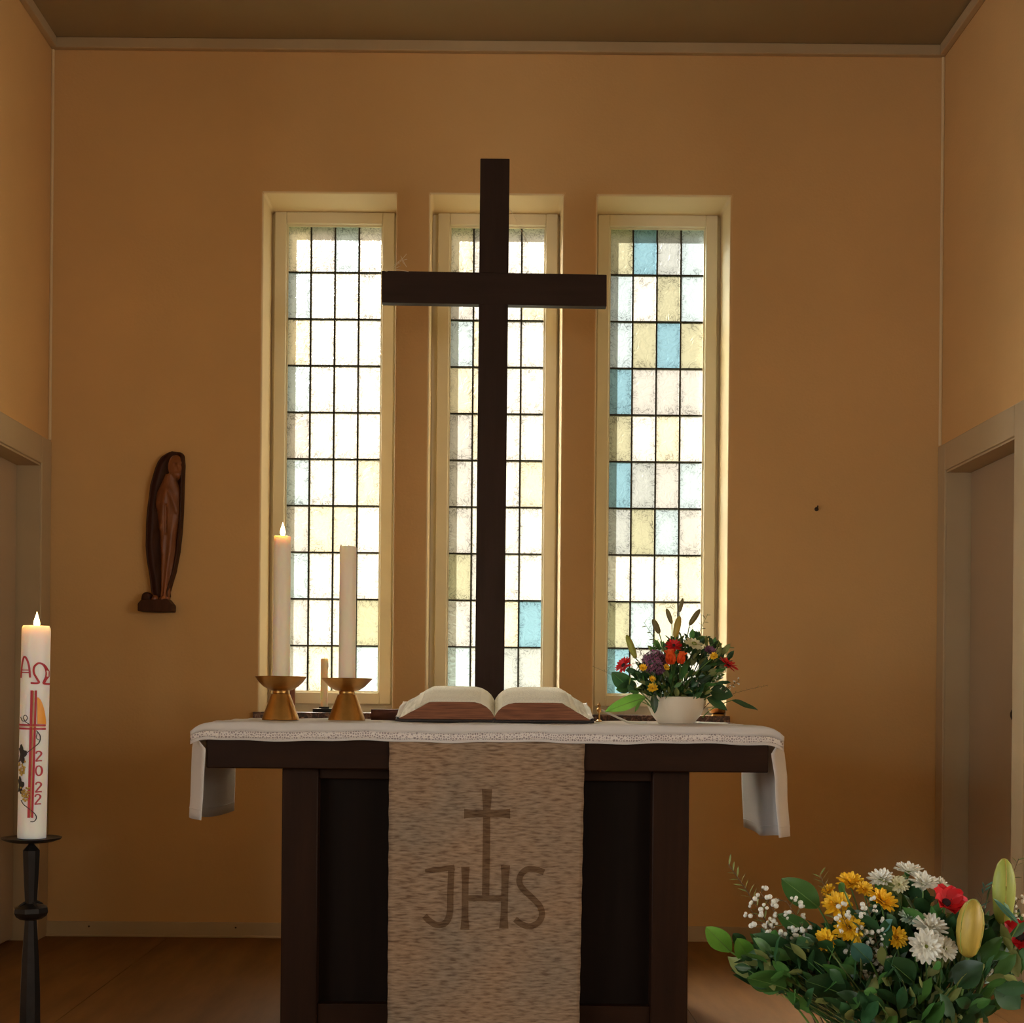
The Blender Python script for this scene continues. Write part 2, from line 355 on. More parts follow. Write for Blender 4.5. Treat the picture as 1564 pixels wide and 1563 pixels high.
def ribbon(pts, w, put, dz=0.0015, caps=True):
    """flat stroke of given width(s) along 2-D points; put(x, y, h) maps to 3-D, h is the height over the cloth or wax"""
    m = len(pts); ws = w if isinstance(w, (list, tuple)) else [w]*m
    L, R = [], []
    for i in range(m):
        a = Vector(pts[max(i-1, 0)]); b = Vector(pts[min(i+1, m-1)]); t = (b-a).normalized(); nrm = Vector((-t.y, t.x)); p = Vector(pts[i])
        L.append(p+nrm*ws[i]/2); R.append(p-nrm*ws[i]/2)
    mb = MB(); vs = []
    for i in range(m):
        for q in (L[i], R[i]):
            vs.append(put(q.x, q.y, dz))
        for q in (L[i], R[i]): vs.append(put(q.x, q.y, 0))
    fs = []
    for i in range(m-1):
        o, n = 4*i, 4*(i+1)
        fs += [(o, o+1, n+1, n), (o+1, o+3, n+3, n+1), (o+2, o, n, n+2)]
    fs += [(0, 2, 3, 1), (4*(m-1), 4*(m-1)+1, 4*(m-1)+3, 4*(m-1)+2)]
    return mb.add(vs, fs)
def smooth_path(pts, k=5):
    out = []; n = len(pts)
    for i in range(n-1):
        p0, p1, p2, p3 = [Vector(pts[j]) for j in (max(i-1, 0), i, i+1, min(i+2, n-1))]
        for s in range(k):
            t = s/k
            out.append(0.5*((2*p1)+(p2-p0)*t+(2*p0-5*p1+4*p2-p3)*t*t+(3*p1-p0-3*p2+p3)*t**3))
    out.append(Vector(pts[-1])); return out

# ------------------------------------------------------------------ room shell
D = F/361.0                    # back wall
XL, XR = -1.853, 1.922         # chancel side walls
ZC = 3.79                      # ceiling
CH0 = 3.0                      # chancel opens to the nave here
SG = D+0.22                    # inner side of the window frames
# window openings at the wall face
SC = 361.0
OPEN = []
for (x0, x1, yt) in ((399, 602, 293), (654, 857, 297), (909.5, 1112.5, 300)):
    ym = 700
    a = P(x0, ym, D).x; b = P(x1, ym, D).x
    OPEN.append((a, b))
OW = sum(b-a for a, b in OPEN)/3
OPEN = [((a+b)/2-OW/2, (a+b)/2+OW/2) for a, b in OPEN]
OTOP = P(755, 297, D).z
OBOT = 0.953
def wall_with_holes(name, y0, y1, xs0, xs1, z0, z1, holes, m, bevel, rev=None):
    xs = sorted({xs0, xs1, *[h[0] for h in holes], *[h[1] for h in holes]})
    zs = sorted({z0, z1, *[h[2] for h in holes], *[h[3] for h in holes]})
    def solid(i, j):
        if i < 0 or j < 0 or i >= len(xs)-1 or j >= len(zs)-1: return False
        cx, cz = (xs[i]+xs[i+1])/2, (zs[j]+zs[j+1])/2
        return not any(h[0] < cx < h[1] and h[2] < cz < h[3] for h in holes)
    idx = {}; V = []; Fs = []
    def vid(i, j, k):
        if (i, j, k) not in idx: idx[(i, j, k)] = len(V); V.append((xs[i], (y0, y1)[k], zs[j]))
        return idx[(i, j, k)]
    for i in range(len(xs)-1):
        for j in range(len(zs)-1):
            if not solid(i, j): continue
            Fs.append((vid(i,j,0), vid(i+1,j,0), vid(i+1,j+1,0), vid(i,j+1,0)))
            Fs.append((vid(i,j,1), vid(i,j+1,1), vid(i+1,j+1,1), vid(i+1,j,1)))
            if not solid(i-1, j): Fs.append((vid(i,j,0), vid(i,j+1,0), vid(i,j+1,1), vid(i,j,1)))
            if not solid(i+1, j): Fs.append((vid(i+1,j,0), vid(i+1,j,1), vid(i+1,j+1,1), vid(i+1,j+1,0)))
            if not solid(i, j-1): Fs.append((vid(i,j,0), vid(i,j,1), vid(i+1,j,1), vid(i+1,j,0)))
            if not solid(i, j+1): Fs.append((vid(i,j+1,0), vid(i+1,j+1,0), vid(i+1,j+1,1), vid(i,j+1,1)))
    mb = MB().add(V, Fs)
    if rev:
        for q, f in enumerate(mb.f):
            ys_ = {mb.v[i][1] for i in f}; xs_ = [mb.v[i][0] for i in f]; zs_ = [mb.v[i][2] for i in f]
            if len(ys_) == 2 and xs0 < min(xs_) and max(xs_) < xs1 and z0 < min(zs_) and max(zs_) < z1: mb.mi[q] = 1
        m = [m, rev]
    return obj(name, mb, m, bevel=bevel, seg=3, smooth=bool(bevel))
wb = wall_with_holes('wall_back', D, D+0.29, XL-0.4, XR+0.4, -0.1, ZC+0.1, [(a, b, OBOT-0.045, OTOP) for a, b in OPEN], 'plaster', 0.012, 'lit_reveal_and_trim')
struct(wb)
# glass size and outer masonry stop
GW = 147/347.5; GZ0 = P(755, 1060, D/0.9627).z; GZ1 = P(755, 344, D/0.9627).z
WIN = []
for (gx0, gx1) in ((436, 582.5), (684, 831), (926.5, 1075)):
    c = (P(gx0, 700, SG+0.03).x+P(gx1, 700, SG+0.03).x)/2
    WIN.append((c-GW/2, c+GW/2))
wo = wall_with_holes('wall_outside', D+0.29, D+0.29+0.14, XL-0.4, XR+0.4, -0.1, ZC+0.1, [(a-0.012, b+0.012, GZ0-0.012, GZ1+0.012) for a, b in WIN], 'stone_outside', 0)
struct(wo)

# doors of the side walls
LD = dict(X=XL, s=-1, y0=4.83, y1=5.565, top=P(63, 709.6, 5.58).z, rec=0.086)
RD = dict(X=XR, s=1, y0=4.862, y1=5.60, top=P(1446, 720, 5.61).z, rec=0.092)
def side_wall(name, d):
    X, s = d['X'], d['s']; Xo = X+s*0.3
    a, b = min(X, Xo), max(X, Xo); m = MB()
    m.box((a, CH0, -0.1), (b, d['y0'], ZC+0.1)); m.box((a, d['y1'], -0.1), (b, D, ZC+0.1)); m.box((a, d['y0'], d['top']), (b, d['y1'], ZC+0.1))
    o = struct(obj(name, m, 'plaster', smooth=False)); return o
side_wall('wall_left', LD); side_wall('wall_right', RD)
def door(n, d, knob):
    X, s, y0, y1, t, rec = d['X'], d['s'], d['y0'], d['y1'], d['top'], d['rec']
    r = struct(link('door_%d' % n, None, None, (X, (y0+y1)/2, 0)), 'plain beige door set deep in the %s side wall' % ('left' if s < 0 else 'right'))
    def loc(m): m.v = [(v[0]-X, v[1]-(y0+y1)/2, v[2]) for v in m.v]; return m
    def bx(xa, xb, ya, yb, za, zb):
        m = MB(); m.box((min(X+s*xa, X+s*xb), ya, za), (max(X+s*xa, X+s*xb), yb, zb)); return loc(m)
    obj('door_leaf', bx(rec, rec+0.04, y0+0.004, y1-0.016, 0.012, t-0.008), 'door_paint', r, bevel=0.003)
    m = bx(rec+0.045, 0.2, y0-0.001, y1+0.001, 0, t+0.001); obj('door_backing', m, 'wick', r)
    obj('jamb', bx(-0.006, rec+0.05, y1-0.006, y1+0.004, 0, t), 'trim_paint', r)
    obj('jamb', bx(-0.006, rec+0.05, y0-0.004, y0+0.006, 0, t), 'trim_paint', r)
    obj('head_lining', bx(-0.006, rec+0.05, y0, y1, t-0.008, t+0.004), 'trim_paint', r)
    cw = D-y1-0.004
    obj('casing', bx(-0.014, 0.002, y1-0.002, y1+cw, 0, t+0.115), 'trim_paint', r, bevel=0.004)
    obj('casing', bx(-0.014, 0.002, y0-0.105, y0+0.002, 0, t+0.115), 'trim_paint', r, bevel=0.004)
    obj('casing_head', bx(-0.014, 0.002, y0+0.002, y1-0.002, t, t+0.115), 'trim_paint', r, bevel=0.004)
    if knob:
        k = P(1546, 1092, 5.12); m = MB().lathe([(0.0, 0), (0.020, 0.001), (0.021, 0.003), (0.012, 0.005), (0.012, 0.008), (0.006, 0.010), (0, 0.010)], 16)
        obj('door_knob', m, 'nail', r, (s*rec, k.y-(y0+y1)/2, k.z), (0, -PI/2*s, 0))
door(1, LD, False); door(2, RD, True)

# floor: wide sheets with narrow seams
fl = struct(obj('floor', MB().box((-NX-0.3, -7.3, -0.12), (NX+0.3, D+0.05, -0.004)), 'floor_brown', smooth=False))
seam = P(256, 1440, F*H/367).x
x = seam-4.0
while x < NX:
    a, b = max(x, -NX), min(x+1.0, NX)
    for (y0, y1) in ((-7.0, 0.0), (0.0, D)):
        xa, xb = a+0.0015, b-0.0015
        if xb-xa > 0.05: obj('floor_sheet', MB().box((xa, y0+0.0015, -0.004), (xb, y1-0.0015, 0)), 'floor_brown', fl, smooth=False)
    x += 1.0
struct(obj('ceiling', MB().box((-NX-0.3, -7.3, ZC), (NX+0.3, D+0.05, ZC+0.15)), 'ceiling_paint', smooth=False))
# nave behind the camera: shoulder walls, side walls with window openings, rear wall
def nave_side(name, s):
    m = MB(); a, b = sorted((s*NX, s*(NX+0.25)))
    ys = [-7.3, -5.05, -3.75, -2.05, -0.75, 0.95, 2.25, CH0+0.3]
    for i in range(0, len(ys)-1):
        if i % 2 == 0: m.box((a, ys[i], -0.1), (b, ys[i+1], ZC+0.1))
        else: m.box((a, ys[i], -0.1), (b, ys[i+1], 0.6)); m.box((a, ys[i], 2.6), (b, ys[i+1], ZC+0.1))
    struct(obj(name, m, 'nave_plaster', smooth=False))
nave_side('wall_nave_left', -1); nave_side('wall_nave_right', 1)
struct(obj('wall_arch_left', MB().box((-NX, CH0, -0.1), (XL-0.3, CH0+0.3, ZC+0.1)), 'nave_plaster', smooth=False))
struct(obj('wall_arch_right', MB().box((XR+0.3, CH0, -0.1), (NX, CH0+0.3, ZC+0.1)), 'nave_plaster', smooth=False))
struct(obj('wall_rear', MB().box((-NX-0.3, -7.3, -0.1), (NX+0.3, -7.0, ZC+0.1)), 'nave_plaster', smooth=False))

# trims
def trim(n, a, b, m='trim_paint', bev=0.004): return struct(obj('trim_%d' % n, MB().box(a, b), m, bevel=bev))
trim(1, (XL+0.0, D-0.028, ZC-0.045), (XR-0.0, D, ZC))
trim(2, (XL, CH0+0.3, ZC-0.045), (XL+0.028, D-0.029, ZC))
trim(3, (XR-0.028, CH0+0.3, ZC-0.045), (XR, D-0.029, ZC))
for n, X, s, zt in ((4, XL, 1, LD['top']+0.12), (5, XR, -1, RD['top']+0.12)):
    m = MB().lathe([(0.007, zt), (0.007, ZC-0.046)], 10)
    m.v = [(v[0]+X+s*0.006, v[1]+D-0.006, v[2]) for v in m.v]
    struct(obj('trim_%d' % n, m, 'lit_reveal_and_trim'))
bb = struct(obj('baseboard_back', MB().box((XL, D-0.016, 0), (XR, D, 0.062)), 'trim_paint', bevel=0.004))
struct(obj('trim_6', MB().tube([(XL, D-0.020, 0.004), (XR, D-0.020, 0.004)], 0.006, 8), 'trim_paint'))
for px, py in ((136, 1417), (360, 1418), (1100, 1424)):
    p = P(px, py, D-0.016); obj('screw', MB().lathe([(0.004, 0), (0.004, 0.0025), (0.0015, 0.003)], 10), 'nail', bb, (p.x, D-0.0165, 0.042), (PI/2, 0, 0))
# ------------------------------------------------------------------ windows
ROWS = {1: ['PSLW','LWWW','PWWW','LWWW','SWWW','LWWP','SPPW','LWWW','SWWY','SPPL'],  # left and middle panes paled to paint in sun glare; right whites dimmed
        2: ['PSWW','SWWP','LPWW','PPWW','SPWW','SWWP','SWWW','YSWW','SWPB','LWGG'],
        3: ['YBGL','LWYL','LYBY','BSSS','YWPW','BGSL','GYLS','WWWP','YLPW','BSLW']}
PH = (GZ1-GZ0)/10; PW = GW/4; CAME = 0.007
PANE = {}
for k in GLASS:
    m = MB(); w, h = PW/2-0.001, PH/2-0.001
    m.box((-w, 0, -h), (w, 0.004, h), 1); m.mi[2] = 0
    PANE[k] = m.mesh('pane_'+k, ['glass_'+k, 'glass_clear'], smooth=False)
vb = MB().box((-CAME/2, -0.004, -PH*5), (CAME/2, 0.008, PH*5)).mesh('came_v', ['lead'], False)
hb = MB().box((-GW/2, -0.005, -CAME/2), (GW/2, 0.009, CAME/2)).mesh('came_h', ['lead'], False)
FR_Y0, FR_Y1 = SG, D+0.289
for i in range(3):
    a, b = WIN[i]; oa, ob = OPEN[i]; cx = (a+b)/2
    r = struct(link('window_%d' % (i+1), None, None, (cx, SG+0.03, GZ0)), ['tall leaded window brightest of the three, behind the candles', 'tall leaded window behind the wooden cross', 'tall leaded window with blue and yellow panes behind the flower bowl'][i])
    z0, z1 = OBOT-0.044, OTOP
    ox0, ox1 = oa+0.001-cx, ob-0.001-cx
    y0, y1 = 0-0.03, FR_Y1-SG-0.03
    gb, gt = 0, GZ1-GZ0
    zb, zt = z0-GZ0+0.001, z1-GZ0-0.001
    st = 0.052
    m = MB()
    # stiles and rails around the glass; a thinner fillet closes the gap to the plaster
    m.box((-GW/2-st, y0, gb-st), (-GW/2, y1, gt+st)); m.box((GW/2, y0, gb-st), (GW/2+st, y1, gt+st))
    m.box((-GW/2, y0, gt), (GW/2, y1, gt+st)); m.box((-GW/2, y0, gb-st), (GW/2, y1, gb))
    obj('frame', m, 'frame_paint', r, bevel=0.004)
    m = MB(); q = y0+0.022
    if -GW/2-st-ox0 > 0.001: m.box((ox0, q, zb), (-GW/2-st, y1, zt))
    if ox1-GW/2-st > 0.001: m.box((GW/2+st, q, zb), (ox1, y1, zt))
    m.box((-GW/2-st, q, gt+st), (GW/2+st, y1, zt)); m.box((-GW/2-st, q, zb), (GW/2+st, y1, gb-st))
    obj('sub_frame', m, 'frame_paint', r)
    # glazing bead
    m = MB(); t = 0.007
    m.box((-GW/2, -0.012, gb), (-GW/2+t, -0.004, gt)); m.box((GW/2-t, -0.012, gb), (GW/2, -0.004, gt))
    m.box((-GW/2+t, -0.012, gt-t), (GW/2-t, -0.004, gt)); m.box((-GW/2+t, -0.012, gb), (GW/2-t, -0.004, gb+t))
    obj('glazing_bead', m, 'frame_paint', r)
    for k in range(5): link('lead_came', vb, r, (-GW/2+PW*k, 0, PH*5))
    for k in range(11): link('lead_came', hb, r, (0, 0, PH*k))
    rr = random.Random(i)
    for row in range(10):
        for c in range(4):
            link('pane', PANE[ROWS[i+1][row][c]], r, (-GW/2+PW*(c+0.5), 0.0, PH*(9.5-row)), (math.radians(rr.uniform(-.4, .4)), 0, math.radians(rr.uniform(-.5, .5))))
# sill
sx0, sx1 = P(386, 1090, D-0.03).x, P(1115, 1092, D-0.03).x
struct(obj('trim_7', MB().box((sx0, D-0.035, OBOT-0.05), (sx1, SG-0.001, OBOT)), 'marble', bevel=0.003), 'speckled red-brown marble window sill')
# lawn outside
struct(obj('ground_outside', MB().box((-40, D+0.6, -0.6), (40, 90, -0.5)), 'lawn', smooth=False))

# ------------------------------------------------------------------ altar
AF = F/520.0                   # front of the table top
AT = 0.935                     # its top
SLB = 0.804                    # underside
AD = 0.75
ax0, ax1 = -0.816, 0.836
al = thing('altar', (0.01, AF+AD/2, 0), 'dark brown wooden altar table with square posts under a white cloth', 'altar')
def A(m): m.v = [(v[0]-0.01, v[1]-AF-AD/2, v[2]) for v in m.v]; return m
obj('table_top', A(MB().box((ax0, AF, SLB), (ax1, AF+AD, AT-0.004))), 'altar_wood', al, bevel=0.004)
for xa, xb in ((-0.600, -0.492), (0.502, 0.612)):
    for ya, yb in ((AF+0.05, AF+0.15), (AF+AD-0.15, AF+AD-0.05)):
        obj('post', A(MB().box((xa, ya, 0), (xb, yb, SLB))), 'altar_wood_upright', al, bevel=0.004)
obj('rail', A(MB().box((-0.492, AF+0.065, SLB-0.032), (0.502, AF+0.10, SLB))), 'altar_wood', al, bevel=0.002)
obj('rail', A(MB().box((-0.492, AF+AD-0.10, SLB-0.032), (0.502, AF+AD-0.065, SLB))), 'altar_wood', al, bevel=0.002)
obj('rail', A(MB().box((-0.492, AF+0.065, 0.03), (0.502, AF+0.10, 0.10))), 'altar_wood', al, bevel=0.002)
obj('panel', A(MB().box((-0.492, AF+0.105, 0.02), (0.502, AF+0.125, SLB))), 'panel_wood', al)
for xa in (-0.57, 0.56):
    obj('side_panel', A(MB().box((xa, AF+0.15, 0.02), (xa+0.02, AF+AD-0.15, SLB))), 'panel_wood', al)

# altar cloth: over the top and down both ends
def cloth_path(t):
    """cross-section from the left hem to the right hem, with t along the depth (0 front, 1 back)"""
    zl = 0.652-0.042*t+0.008*math.sin(7*t); zr = 0.608-0.042*t+0.008*math.sin(6*t+1)
    wl = 0.012*math.sin(2*PI*t*1.15+0.6); wr = 0.013*math.sin(2*PI*t*1.1+2.0)
    pts = [(-0.892+wl*1.3, zl), (-0.890+wl*1.2, zl+0.03), (-0.886+wl, 0.72), (-0.883+wl*0.8, 0.79), (-0.877+wl*0.4, 0.86), (-0.866, 0.902), (-0.842, 0.926), (-0.806, AT+0.003)]
    wi = 0.058*max(0.0, 1-t/0.10)**1.3
    pts = [(x+wi*min(1, max(0, (0.915-z)/0.05)), z) for x, z in pts]
    top = [(-0.80+1.62*k/40, AT+0.003) for k in range(1, 40)]
    rt = [(0.826, AT+0.003), (0.860, 0.926), (0.884, 0.902), (0.896+wr*0.4, 0.86), (0.902+wr*0.8, 0.79), (0.902+wr, 0.72), (0.908+wr*1.2, zr+0.03), (0.909+wr*1.3, zr)]
    rt = [(x-wi*min(1, max(0, (0.915-z)/0.05)), z) for x, z in rt]
    return pts+top+rt
NP = len(cloth_path(0)); NT = 50
Y0c, Y1c = AF-0.004, AF+AD+0.03
def wrinkle(x, y): return 0.0012*math.sin(17*x+5*y)+0.0010*math.sin(31*x-23*y+1)+0.0008*math.sin(9*x+41*y)
V = []
for j in range(NT+1):
    t = j/NT; y = Y0c+(Y1c-Y0c)*t
    for (x, z) in cloth_path(t):
        fl_ = max(0.0, (AT-z)/0.3)
        V.append((x, y+0.006*math.sin(x*9)*fl_-0.012*fl_*(1-t), z+(wrinkle(x, y) if z > AT else 0)+(0.0 if z < AT else 0.002)))
Fs = [(j*NP+i, j*NP+i+1, (j+1)*NP+i+1, (j+1)*NP+i) for j in range(NT) for i in range(NP-1)]
cl = obj('altar_cloth', MB().add(V, Fs), 'linen', sharp=180, solid=0.0016)
tag(cl, 'white linen cloth with lace border covering the top of the dark altar', 'cloth')
# front border of the cloth folding over the edge
XA, XB = -0.862, 0.880
ARC = [(-0.866, 0.902), (-0.842, 0.926), (-0.824, 0.934), (-0.806, AT+0.003), (0.826, AT+0.003), (0.844, 0.934), (0.860, 0.926), (0.884, 0.902)]
def arc(x):
    for (a, b), (c, d) in zip(ARC, ARC[1:]):
        if x <= c: return b+(d-b)*(x-a)/(c-a)-AT-0.003
    return ARC[-1][1]-AT-0.003
def border(z0, z1, y_, mname, name, parent, solid, wav=0.0):
    def fn(u, v):
        x = XA+(XB-XA)*u
        edge = min(1, min(u, 1-u)*28)
        zz = z0+(z1-z0)*v+0.0022*math.sin(13*x)+0.0012*math.sin(37*x+2)+arc(x)*0.55
        yy = y_+0.0015*math.sin(23*x)
        return (x, yy+0.012*(1-edge), zz)
    return obj(name, MB().grid(fn, 120, 4), mname, parent, sharp=180, solid=solid)
def fold(u, v):
    x = XA+(XB-XA)*u; edge = min(1, min(u, 1-u)*28)
    pr = [(Y0c+0.002, AT+0.005), (AF-0.010, AT+0.004), (AF-0.0135, AT-0.002), (AF-0.0145, AT-0.012), (AF-0.0150, AT-0.022)]
    y, z = pr[round(v*4)]
    return (x, y+0.0015*math.sin(23*x)*v+0.012*(1-edge)*v, z+(0.0022*math.sin(13*x)+0.0012*math.sin(37*x+2))*v+wrinkle(x, y)*(1-v)+arc(x)*(1-0.45*v))
obj('front_fold', MB().grid(fold, 120, 4), 'linen', cl, sharp=180, solid=0.0014)
border(AT-0.0225, AT-0.039, AF-0.0150, 'lace', 'lace_band', cl, 0.0014)
border(AT-0.0392, AT-0.048, AF-0.0150, 'linen', 'lower_hem', cl, 0.0014)
for k, dz in enumerate((0.0215, 0.040)):
    m = MB().tube([(XA+(XB-XA)*q/120, AF-0.0165+0.0015*math.sin(23*(XA+(XB-XA)*q/120)), AT-dz+0.0022*math.sin(13*(XA+(XB-XA)*q/120))+0.0012*math.sin(37*(XA+(XB-XA)*q/120)+2)) for q in range(5, 116)], 0.0011, 5)
    obj('drawn_thread', m, 'lace', cl)
# hem lines on the side drapes
for s in (0, 1):
    pts = []
    for j in range(NT+1):
        t = j/NT; pth = cloth_path(t); x, z = pth[1] if s == 0 else pth[-2]
        fl_ = (AT-z)/0.3
        pts.append((x, Y0c+(Y1c-Y0c)*t+0.006*math.sin(x*9)*fl_-0.012*fl_*(1-t), z))
    obj('hem_fold', MB().tube(pts, 0.0022, 6), 'linen', cl)

# hanging cloth with JHS
AY = AF-0.0065
hx0t, hx1t, hx0b, hx1b = P(594.5, 1140, AY).x, P(893, 1140, AY).x, P(592.5, 1460, AY).x, P(886.5, 1460, AY).x
zt_, zb_ = AT-0.030, 0.04
def hang(x, z, h=0.0):
    d = max(0, (zt_-z)); return (x, AY-0.0045*min(1, d*2)*math.sin(9*x+0.7)-h-0.004*min(1, d*3), z)
def hfn(u, v):
    z = zt_+(zb_-zt_)*v; q = (zt_-z)/(zt_-0.25)
    x0 = hx0t+(hx0b-hx0t)*q+0.0008*math.sin(z*90); x1 = hx1t+(hx1b-hx1t)*q+0.0008*math.sin(z*80+1)
    return hang(x0+(x1-x0)*u, z)
an = obj('hanging_cloth', MB().grid(hfn, 40, 60), 'weave', sharp=180, solid=0.003)
tag(an, 'beige woven cloth with brown cross and JHS hanging down the altar front', 'hanging')
def put_h(x, y, h):
    p = P(570+x/4.343, 1110+y/4.343, AY); return hang(p.x, p.z, 0.0016+h)
def stroke(pts, w, k=5): return ribbon([tuple(q) for q in smooth_path(pts, k)], w, put_h, 0.0012)
def flared(pts, w0, w1, w2):
    n = 12; q = [Vector(pts[0]).lerp(Vector(pts[1]), i/n) for i in range(n+1)]
    ws = [w1+(w0-w1)*max(0, 1-i/2.5)+(w2-w1)*max(0, 1-(n-i)/2.5) for i in range(n+1)]
    return ribbon([tuple(v) for v in q], ws, put_h, 0.0012)
def join(*ms):
    r = MB()
    for m in ms: r.add(m.v, m.f)
    return r
obj('cross_emblem', join(flared([(755, 415), (746, 1118)], 68, 48, 48), flared([(603, 577), (908, 577)], 66, 48, 66)), 'weave_brown', an, smooth=False)
obj('letter_j', join(flared([(345, 958), (540, 934)], 22, 36, 40), stroke([(518, 945), (512, 1100), (508, 1235), (480, 1300), (425, 1315), (375, 1290), (340, 1255)], 42)), 'weave_brown', an, smooth=False)
obj('letter_h', join(flared([(612, 928), (608, 1345)], 56, 44, 60), flared([(632, 1137), (850, 1137)], 40, 40, 40), flared([(877, 918), (866, 1336)], 62, 46, 62)), 'weave_brown', an, smooth=False)
obj('letter_s', stroke([(1132, 965), (1085, 948), (1030, 942), (985, 972), (968, 1025), (992, 1075), (1050, 1130), (1105, 1190), (1118, 1250), (1090, 1300), (1035, 1322), (985, 1308), (940, 1275)], 40), 'weave_brown', an, smooth=False)

# ------------------------------------------------------------------ cross
CY = 5.10
cb = P(750, 1070, CY)
cr = thing('cross', (P(748, 1060, CY).x, CY, 0), 'tall dark wooden cross standing in front of the middle window', 'cross')
ctop = P(756, 245, CY); clow = P(747.5, 1050, CY)
w = 0.0555; cd = 0.019
tilt = (ctop.x-clow.x)/(ctop.z-clow.z); xb = clow.x-tilt*clow.z
def C(m): m.v = [(v[0]-cr.location.x, v[1]-CY, v[2]) for v in m.v]; return m
m = MB().box((-w, CY-cd, 0.05), (w, CY+cd, ctop.z)); m.v = [(v[0]+xb+tilt*v[2], v[1], v[2]) for v in m.v]
obj('upright', C(m), 'cross_wood', cr, bevel=0.003)
p0, p1 = P(583.5, 416, CY), P(926, 422, CY); q0, q1 = P(583.5, 464.5, CY), P(926, 470.5, CY)
m = MB()
vs = [(p.x, CY+dy, p.z) for dy in (-cd-0.002, cd+0.002) for p in (q0, q1, p1, p0)]
m.add(vs, [(0,1,2,3), (7,6,5,4), (0,4,5,1), (1,5,6,2), (2,6,7,3), (3,7,4,0)])
obj('crossbar', C(m), 'cross_wood_across', cr, bevel=0.003)
obj('foot', C(MB().box((cr.location.x-0.22, CY-0.16, 0), (cr.location.x+0.22, CY+0.16, 0.06))), 'cross_wood', cr, bevel=0.006)
# dry wisps on the cross
def wisps(name, pts_list, label, Yw):
    base = P(*pts_list[0][0], Yw); t = thing(name, base, label, 'cobweb')
    for pl in pts_list: obj('strand', MB().tube([P(a, b, Yw)-base for a, b in pl], 0.0010, 5), 'cobweb', t)
wisps('cobweb', [[(588, 414.5), (606, 402), (616, 394), (621, 388)], [(590, 415), (602, 408), (613, 398), (618, 404)], [(612, 391), (616, 399), (621, 408)], [(596, 413), (608, 412), (624, 415)], [(604, 410), (612, 406), (608, 400)], [(614, 398), (622, 396)]],
      'wispy dry cobweb strands on the left arm of the cross', CY-0.03)
wisps('cobweb', [[(778, 318), (790, 340), (799, 358), (806, 372)], [(784, 330), (795, 338), (801, 344)]], 'thin cobweb strand beside the top of the cross', CY-0.02)

# ------------------------------------------------------------------ candles and candlesticks on the altar
CYY = 4.31; SCL = F/CYY
Zt = AT+0.0065
def flame(parent, loc, h, power):
    m = MB().lathe([(0.0005, 0), (h*0.13, h*0.10), (h*0.19, h*0.25), (h*0.175, h*0.42), (h*0.11, h*0.65), (h*0.045, h*0.86), (0.0003, h)], 12)
    obj('flame', m, 'flame', parent, loc)
    d = bpy.data.lights.new('candle_light', 'POINT'); d.energy = power; d.color = (1.0, 0.55, 0.2); d.shadow_soft_size = 0.01
    l = link('candle_light', d, parent, (loc[0], loc[1], loc[2]+h*0.5))
for (pc, rim, label) in ((428.5, 1037, 'brass candlestick with wide bowl at the left, holding the lit candle'), (529.5, 1039, 'brass candlestick with wide bowl nearer the open book')):
    p = P(pc, 1103, CYY); t = thing('candlestick', (p.x, CYY, Zt), label, 'candlestick', 'brass altar candlesticks')
    k = 1/SCL; zr = (1103-rim)*k; zn = 0.088
    obj('base', MB().lathe([(0.0, 0), (28*k, 0), (28.5*k, 0.002), (28*k, 0.006), (24*k, 0.028), (20*k, 0.050), (16.5*k, 0.070), (14*k, 0.083), (0, 0.083)], 40), 'brass', t)
    obj('neck', MB().lathe([(11.5*k, 0.0832), (12*k, 0.086), (12*k, 0.091), (11.5*k, 0.094)], 32), 'brass', t)
    obj('bowl', MB().lathe([(13*k, 0.0942), (18*k, 0.0965), (27*k, 0.108), (34*k, 0.123), (39*k, zr), (38.4*k, zr+0.0012), (37.6*k, zr), (33*k, 0.127), (26*k, 0.113), (18*k, 0.1015), (14*k, 0.1005), (0, 0.1005)], 48), 'brass', t)
for (pc, top, label, lit) in ((428, 822.5, 'tall lit ivory candle in the left brass candlestick', True), (528.5, 838, 'tall unlit ivory candle in the right brass candlestick', False)):
    p = P(pc, 1103, CYY); k = 1/SCL; z0 = 0.1008; L = (1103-top)*k-z0; r = 13*k
    base = P(pc+1.0, 1103, CYY)
    t = thing('altar_candle', (base.x, CYY, Zt+z0), label, 'candle', 'tall altar candles')
    rim = [(r*0.98, L-0.004), (r*0.95, L-0.0005), (r*0.88, L), (r*0.72, L-0.004), (r*0.4, L-0.007), (0, L-0.008)] if lit else [(r*0.98, L-0.003), (r*0.92, L+0.0015), (r*0.8, L), (r*0.5, L-0.004), (0, L-0.005)]
    obj('wax', MB().lathe([(0, 0), (r*0.99, 0), (r, 0.003)]+rim, 32), 'wax', t)
    if not lit:
        obj('wax_drip', MB().lathe([(0, 0), (0.004, 0.002), (0.0035, 0.008), (0.001, 0.011)], 8), 'wax', t, (-r*0.82, -0.004, L-0.004))
    obj('wick', MB().tube([(0, 0, L-0.009), (0.0005, 0, L), (0.002, 0, L+0.006)], 0.0011, 6), 'wick', t)
    if lit: flame(t, (0.0008, 0, L-0.001), 0.046, 0.8)
